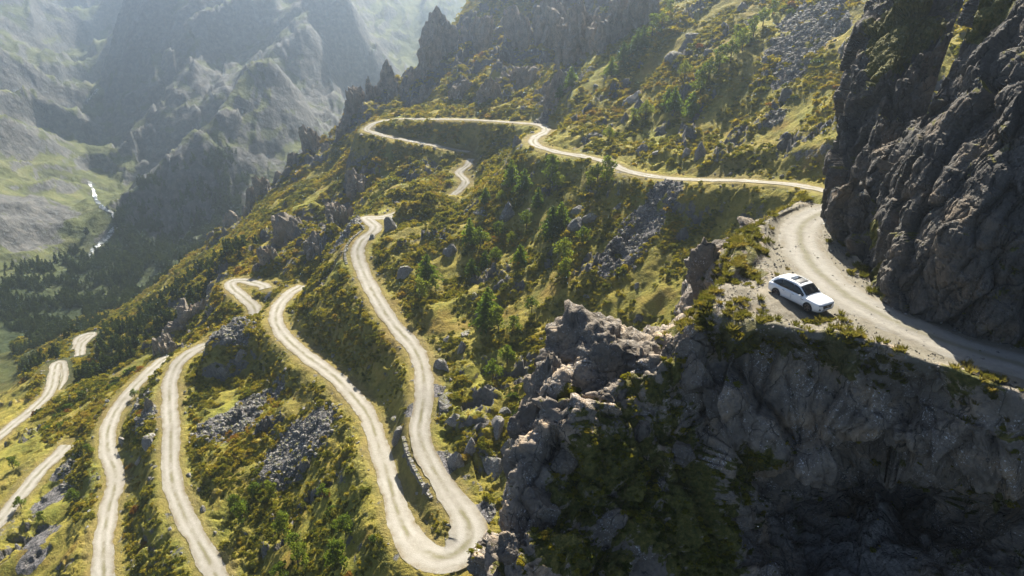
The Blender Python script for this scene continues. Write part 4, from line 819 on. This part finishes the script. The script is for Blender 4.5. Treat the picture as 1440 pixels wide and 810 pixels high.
CRAGS = {  # top u, top v, foot v, width px, distance
 'in the row of rock spires on the ridge': [(541,84,185,50,262),(507,122,190,42,263),(556,118,175,30,263),(482,160,210,36,263),(437,176,245,50,270),(410,214,265,42,272),(392,240,285,38,275),(462,202,240,34,266),(524,108,180,30,262)],
 'of the grey cliff above the far hairpin': [(622,12,140,85,288),(598,50,150,56,285),(580,95,160,40,281),(664,20,120,52,290)],
 'on the lower end of the ridge': [(352,262,320,48,285),(326,296,350,50,290),(370,246,300,42,280),(300,335,375,40,297)],
 'of the big cliff at the top': [(833,0,120,80,231),(872,-18,105,78,226),(806,32,130,46,229),(910,-25,65,66,221),(772,-12,105,70,247),(737,8,125,68,256),],
 'just behind the upper road': [(790,98,172,48,212),(690,108,165,44,240),(640,112,162,56,258),(722,92,150,56,240),(600,120,164,44,262),(758,120,160,36,226)],
 'in the dark face above the small hairpin': [(412,300,368,70,209),(440,330,392,48,190),(378,345,395,40,196),(482,285,345,44,204),(505,235,290,44,214),(360,370,400,30,192)],
 'on the wooded slope at the left': [(265,425,490,70,211),(232,470,520,44,200),(300,420,455,40,206),(205,560,610,26,160)],
}
n_c = 0
for place, L in CRAGS.items():
    L = sorted(L)
    for i_, (u, v0, v1, w, d) in enumerate(L):
        n_c += 1
        if 'row of' not in place and 'lower end' not in place: d = min(d, project(hit(u, max(4, .45 * max(v0, 0) + .55 * v1))[0])[2] / KS + .5)
        top, foot = pt(u, v0, d), pt(u, v1, d); hgt = (v1 - v0) * d * KS / FPX * .95; wid = w * d * KS / FPX * (.5 if 'row of' in place or 'lower end' in place else .54)
        o = link('rock_crag', CRAG[n_c % 7], None, None, f'grey crag {place}, {ORD[i_]} of {len(L)} from left', 'rock', 'crags ' + place); o.location = top - np.array([0, 0, hgt]); o.scale = (wid, wid * 1.1, hgt); o.rotation_euler = (0, 0, n_c * 1.37)

# ------------------------------------------------------------------ the car
def paint(name, c, rough, metal=0.0, coat=0.0):
    k = NT_(name); return k.finish(c, rough, None, .5, Metallic=metal, Coat_Weight=coat)
M_white = paint('white_paint', (.74,.75,.76), .28, 0, .8); M_glass = paint('dark_glass', (.012,.014,.017), .04); M_black = paint('black_trim', (.012,.012,.013), .45)
M_tyre = paint('tyre_rubber', (.02,.02,.021), .85); M_rim = paint('bronze_rim', (.26,.20,.155), .35, .8); M_chrome = paint('bright_metal', (.62,.63,.65), .2, 1.0); M_lamp = paint('lamp_glass', (.10,.11,.13), .08); M_red = paint('red_lamp', (.22,.012,.012), .15); M_plate = paint('plate_white', (.7,.7,.68), .5)
def closed_loft(name, secs, mat):
    secs = np.array(secs); n, k = secs.shape[:2]; F = []
    for i in range(n - 1):
        for j in range(k): F.append((i * k + j, i * k + (j + 1) % k, (i + 1) * k + (j + 1) % k, (i + 1) * k + j))
    me = bpy.data.meshes.new(name); me.from_pydata(secs.reshape(-1, 3).tolist(), [], F + [tuple(range(k))[::-1], tuple((n - 1) * k + j for j in range(k))]); me.materials.append(mat)
    bm = bmesh.new(); bm.from_mesh(me); bmesh.ops.recalc_face_normals(bm, faces=bm.faces)
    for f in bm.faces: f.smooth = len(f.verts) == 4
    bm.to_mesh(me); bm.free(); return me
def ycurve(tab, col):
    T = np.array(tab, float); T = T[np.argsort(T[:, 0])]; return lambda y: np.interp(y, T[:, 0], T[:, col])
BODY = [(-2.37,.70,.42,.84,.90),(-2.33,.80,.34,.94,.99),(-2.2,.885,.28,1.0,1.05),(-1.9,.935,.24,1.03,1.08),(-1.2,.945,.22,1.02,1.06),(-.4,.935,.21,1.0,1.04),(.5,.935,.21,.99,1.04),(1.1,.945,.21,.985,1.085),(1.5,.945,.22,.965,1.07),(1.9,.93,.23,.925,1.02),(2.15,.88,.25,.885,.965),(2.29,.81,.28,.85,.91),(2.36,.70,.31,.79,.85),(2.385,.60,.36,.72,.78)]
Bs = spline(np.array(BODY), 4)
def body_sec(r):
    y, hw, zl, ze, zt = r; mid = min(.62, (zl + ze) / 2 + .06)
    h = [(hw * .86, zl), (hw * .975, zl + .09), (hw * .992, mid - .14), (hw, mid), (hw * .988, (mid + ze) / 2 + .03), (hw * .955, ze - .015), (hw * .90, ze + .012), (hw * .72, ze + (zt - ze) * .55), (hw * .40, zt - .006)]
    return [(0, y, zl)] + [(a, y, b) for a, b in h] + [(0, y, zt)] + [(-a, y, b) for a, b in h[::-1]]
ROOF = [(1.14,1.05,.80),(1.0,1.13,.79),(.75,1.31,.755),(.5,1.50,.72),(.3,1.60,.69),(.0,1.655,.675),(-.5,1.68,.67),(-1.0,1.665,.665),(-1.45,1.60,.65),(-1.75,1.52,.63),(-1.95,1.39,.64),(-2.15,1.20,.67),(-2.27,1.04,.69)]
rz, rw = ycurve(ROOF, 1), ycurve(ROOF, 2); belt = ycurve([(1.14,.99,.84),(.9,.995,.865),(-1.2,1.02,.875),(-1.9,1.05,.84),(-2.27,1.03,.74)], 1); bw = ycurve([(1.14,.99,.84),(.9,.995,.865),(-1.2,1.02,.875),(-1.9,1.05,.84),(-2.27,1.03,.74)], 2)
def roof_z(x, y): return rz(y) + .015 + .045 * (1 - (x / rw(y)) ** 2)
ch = np.array([lv(1134.7,440)[:2], lv(1090.9,419)[:2]]); fw = (ch[0] - ch[1]) / np.linalg.norm(ch[0] - ch[1]); rt = np.array([fw[1], -fw[0]])
cc = ch.mean(0) - rt * .82
CAR = bpy.data.objects.new('car', None); COL.objects.link(CAR); CAR.location = (cc[0], cc[1], 0.09); CAR.rotation_euler = (0, 0, math.atan2(fw[1], fw[0]) - math.pi / 2)
tag(CAR, 'white five-door family SUV with dark sunroof parked on the gravel ledge', 'car')
body = link('body', closed_loft('body', [body_sec(r) for r in Bs], M_white))
cuts = []
for sx in (-1, 1):
    for y in (1.435, -1.435):
        a = np.linspace(0, 2 * math.pi, 33)[:-1]; cm = closed_loft('arch', [[(x * sx, y + .405 * math.cos(t), .37 + .405 * math.sin(t)) for t in a] for x in (.58, 1.1)], M_black); cuts.append(link('arch', cm))
        md = body.modifiers.new('arch', 'BOOLEAN'); md.operation = 'DIFFERENCE'; md.object = cuts[-1]; md.solver = 'EXACT'; md.material_mode = 'TRANSFER'
bpy.context.view_layer.update(); dg = bpy.context.evaluated_depsgraph_get(); new = bpy.data.meshes.new_from_object(body.evaluated_get(dg)); body.modifiers.clear(); body.data = new
for c_ in cuts: bpy.data.objects.remove(c_)
from mathutils.bvhtree import BVHTree
_plain = closed_loft('plain', [body_sec(r) for r in Bs], M_white); bm = bmesh.new(); bm.from_mesh(_plain); BV = BVHTree.FromBMesh(bm)
body.parent = CAR
def panel(name, corners, view, mat, parent=CAR, off=.008, n=(8, 5), thick=.012):
    """a panel lying on the body: four corners (a, z) seen from the front, rear or a side"""
    (a0, b0), (a1, b1), (a2, b2), (a3, b3) = corners; V = []
    for j in range(n[1] + 1):
        for i in range(n[0] + 1):
            s_, t_ = i / n[0], j / n[1]; a = (a0 * (1 - s_) + a1 * s_) * (1 - t_) + (a3 * (1 - s_) + a2 * s_) * t_; z = (b0 * (1 - s_) + b1 * s_) * (1 - t_) + (b3 * (1 - s_) + b2 * s_) * t_
            o, d = {'front': ((a, 4, z), (0, -1, 0)), 'rear': ((a, -4, z), (0, 1, 0)), 'right': ((3, a, z), (-1, 0, 0)), 'left': ((-3, a, z), (1, 0, 0))}[view]
            hp, nn, _, _ = BV.ray_cast(Vector(o), Vector(d))
            if hp is None: hp, nn, _, _ = BV.find_nearest(Vector(o) + Vector(d) * 3)
            V.append(hp + (-Vector(d) * .6 + nn * .4).normalized() * off)
    return shell(name, V, n, mat, parent, thick)
def shell(name, V, n, mat, parent, thick=.012):
    V = [Vector(v) for v in V]; F = grid_faces(n[1] + 1, n[0] + 1).tolist(); me = bpy.data.meshes.new(name); me.from_pydata(V, [], F); bm = bmesh.new(); bm.from_mesh(me); bmesh.ops.recalc_face_normals(bm, faces=bm.faces)
    ce = sum(V, Vector()) / len(V); f0 = bm.faces[:][len(bm.faces) // 2] if False else None
    bm.faces.ensure_lookup_table(); f0 = bm.faces[len(bm.faces) // 2]
    if f0.normal.dot(ce - Vector((0, 0, .7))) < 0: bmesh.ops.reverse_faces(bm, faces=bm.faces)
    bmesh.ops.solidify(bm, geom=bm.faces[:], thickness=thick)
    for f in bm.faces: f.smooth = True
    bm.to_mesh(me); bm.free(); me.materials.append(mat); return link(name, me, parent)
# cabin: painted shell, then glass
def cab_sec(y): 
    b, w, z = bw(y), rw(y), rz(y); b = max(b, w + .02); h = [(b, belt(y) - .06), (b, belt(y)), (w + .02, z - .035), (w - .015, z), (w - .09, roof_z(w - .09, y)), (w * .5, roof_z(w * .5, y))]
    return [(0, y, .9)] + [(a, y, c) for a, c in h] + [(0, y, roof_z(0, y))] + [(-a, y, c) for a, c in h[::-1]]
link('cabin', closed_loft('cabin', [cab_sec(y) for y in np.linspace(1.12, -2.26, 46)], M_white), CAR)
def side_pt(sx, y, s_): w = rw(y) + .02; b = max(bw(y), w); return (sx * (b * (1 - s_) + w * s_ + .009), y, belt(y) * (1 - s_) + (rz(y) - .035) * s_)
for sx in (-1, 1):
    V = [(a + (-.005 * sx), b, c) for a, b, c in [side_pt(sx, .90 - 2.84 * i / 20, .05 + .88 * j / 4 * (1 - .62 * max(0, (i - 14) / 6) ** 2)) for j in range(5) for i in range(21)]]
    shell('window_surround', V, (20, 4), M_black, CAR, .004)
    for y0, y1 in ((.84, -.14), (-.18, -1.12), (-1.15, -1.84)):
        V = [side_pt(sx, y0 + (y1 - y0) * i / 10, .07 + .84 * j / 4 * (1 if y1 > -1.5 else 1 - .55 * (i / 10) ** 2)) for j in range(5) for i in range(11)]
        shell('side_window', V, (10, 4), M_glass, CAR, .006)
def top_patch(name, y0, y1, wf, mat, n=(10, 8), off=.009):
    V = [(wf(y) * (2 * i / n[0] - 1), y, roof_z(wf(y) * (2 * i / n[0] - 1), y) + off) for j in range(n[1] + 1) for y in [y0 + (y1 - y0) * j / n[1]] for i in range(n[0] + 1)]
    return shell(name, V, n, mat, CAR, .006)
top_patch('windscreen', 1.08, .40, lambda y: rw(y) - .045, M_glass, off=.014); top_patch('rear_window', -2.16, -1.80, lambda y: rw(y) - .07, M_glass, off=.014); sr = top_patch('sunroof', .18, -.34, lambda y: .47, M_black, off=.02); top_patch('roof_panel', -.37, -.86, lambda y: .47, M_glass, off=.02)
def box_bm(bm, c, sz, rot=None):
    m = Matrix.Translation(c) @ (rot or Matrix()) @ Matrix.Diagonal((*sz, 1)); return bmesh.ops.create_cube(bm, size=1.0, matrix=m)
def from_bm(name, bm, mat, parent, bevel=0.0, smooth=False):
    if bevel: bmesh.ops.bevel(bm, geom=bm.edges[:] + bm.verts[:], offset=bevel, segments=2, affect='EDGES')
    me = bpy.data.meshes.new(name); bm.to_mesh(me); bm.free(); me.materials.append(mat)
    for f in me.polygons: f.use_smooth = smooth
    return link(name, me, parent)
for sx, sd in ((1, 'right'), (-1, 'left')):
    for y0, y1 in ((.90, -.14), (-.17, -.98)):
        d_ = panel('door', [(y0, .34), (y1, .34), (y1, .985), (y0, .975)], sd, M_white, off=.006, n=(6, 8)); panel('handle', [(y1 + .26, .86), (y1 + .08, .86), (y1 + .08, .89), (y1 + .26, .89)], sd, M_chrome, d_, .035, (3, 1), .02)
    panel('sill_trim', [(.98, .235), (-.98, .235), (-.98, .31), (.98, .31)], sd, M_black, off=.012, n=(8, 2))
    panel('headlight', [(sx * .50, .765), (sx * .80, .77), (sx * .815, .83), (sx * .50, .805)], 'front', M_lamp, off=.012, n=(6, 2)); panel('fog_vent', [(sx * .64, .46), (sx * .80, .46), (sx * .76, .60), (sx * .74, .60)], 'front', M_black, off=.012, n=(4, 3))
    panel('tail_light', [(sx * .45, .86), (sx * .80, .88), (sx * .80, .94), (sx * .45, .92)], 'rear', M_red, off=.012, n=(5, 2)); panel('wing_badge', [(1.02, .80), (.78, .80), (.76, .83), (1.02, .83)], sd, M_black, off=.012, n=(3, 1))
    bm = bmesh.new(); bmesh.ops.create_icosphere(bm, subdivisions=2, radius=1, matrix=Matrix.Translation((sx * 1.02, .72, 1.06)) @ Matrix.Diagonal((.115, .07, .075, 1))); box_bm(bm, (sx * .93, .73, 1.02), (.14, .05, .03)); from_bm('mirror', bm, M_white, CAR, 0, True)
    bm = bmesh.new(); tube(bm, [(sx * .60, .12, 1.70), (sx * .605, -.5, 1.74), (sx * .60, -1.4, 1.675)], [.014, .017, .014], 6); from_bm('roof_rail', bm, M_black, CAR)
    for y in (1.435, -1.435):
        wh = bpy.data.objects.new('wheel', None); COL.objects.link(wh); wh.parent = CAR; wh.location = (sx * .83, y, .37); wh.empty_display_size = .1
        prof = [(-.115,.25),(-.12,.33),(-.10,.362),(0,.372),(.10,.362),(.12,.33),(.115,.26),(.10,.25)]; a = np.linspace(0, 2 * math.pi, 41)[:-1]
        ring = np.array([[(px * sx, r * math.cos(t), r * math.sin(t)) for t in a] for px, r in prof + prof[:1]]); Fq = []
        for i in range(len(prof)):
            for q in range(40): Fq.append((i * 40 + q, i * 40 + (q + 1) % 40, (i + 1) * 40 + (q + 1) % 40, (i + 1) * 40 + q))
        link('tyre', mesh_np('tyre', ring.reshape(-1, 3), np.array(Fq), M_tyre), wh)
        bm = bmesh.new(); tube(bm, [(sx * .02, 0, 0), (sx * .10, 0, 0)], [.062, .055], 16)
        for q in range(5):
            for e in (-.17, .17):
                t = q * 2 * math.pi / 5 + e; tube(bm, [(sx * .075, .05 * math.cos(t), .05 * math.sin(t)), (sx * .095, .15 * math.cos(t + e * .3), .15 * math.sin(t + e * .3)), (sx * .10, .255 * math.cos(t - e * .2), .255 * math.sin(t - e * .2))], [.022, .018, .022], 6)
        tube(bm, [(sx * .108, .247 * math.cos(t), .247 * math.sin(t)) for t in np.linspace(0, 6.2832, 37)], [.012] * 37, 6); from_bm('rim', bm, M_rim, wh, 0, True)
        bm = bmesh.new(); tube(bm, [(sx * -.06, 0, 0), (sx * .02, 0, 0)], [.25, .25], 28); from_bm('brake_disc', bm, M_black, wh)
gr = panel('grille', [(-.40, .50), (.40, .50), (.50, .775), (-.50, .775)], 'front', M_black, off=.014, n=(8, 5))
panel('chrome_line', [(-.43, .485), (.43, .485), (.41, .515), (-.41, .515)], 'front', M_chrome, gr, .022, (8, 1))
panel('lower_intake', [(-.56, .385), (.56, .385), (.52, .425), (-.52, .425)], 'front', M_black, off=.014, n=(8, 1)); panel('number_plate', [(-.26, .445), (.26, .445), (.26, .53), (-.26, .53)], 'front', M_plate, off=.03, n=(4, 1)); panel('rear_plate', [(-.26, .70), (.26, .70), (.26, .81), (-.26, .81)], 'rear', M_plate, off=.02, n=(4, 1))
fy_ = BV.ray_cast(Vector((0, 4, .68)), Vector((0, -1, 0)))[0].y + .035; bm = bmesh.new()
tube(bm, [(.085 * math.cos(t), fy_, .68 + .065 * math.sin(t)) for t in np.linspace(0, 6.2832, 25)], [.009] * 25, 5); tube(bm, [(-.075, fy_, .70), (-.03, fy_, .665), (0, fy_, .655), (.03, fy_, .665), (.075, fy_, .70)], [.008] * 5, 5); from_bm('emblem', bm, M_chrome, gr)

# ------------------------------------------------------------------ haze
bm = bmesh.new(); bmesh.ops.create_cube(bm, size=1.0)
x0, x1, y0, y1, z0, z1 = -3400, 3400, -300, 3400, float(H.min()) - 1.0, float(H.max()) + 5
z1 = max(z1, 75)
for v in bm.verts: v.co = ((x0 + x1) / 2 + v.co.x * (x1 - x0), (y0 + y1) / 2 + v.co.y * (y1 - y0), (z0 + z1) / 2 + v.co.z * (z1 - z0))
me = bpy.data.meshes.new('haze'); bm.to_mesh(me); bm.free()
hm = bpy.data.materials.new('haze'); hm.use_nodes = True; nt = hm.node_tree; nt.nodes.clear()
vo = nt.nodes.new('ShaderNodeVolumePrincipled'); oo = nt.nodes.new('ShaderNodeOutputMaterial'); nt.links.new(vo.outputs[0], oo.inputs['Volume'])
vo.inputs['Color'].default_value = (0.68, 0.83, 1.0, 1); vo.inputs['Density'].default_value = 0.0004; vo.inputs['Anisotropy'].default_value = 0.83
me.materials.append(hm); link('haze', me, kind='stuff')
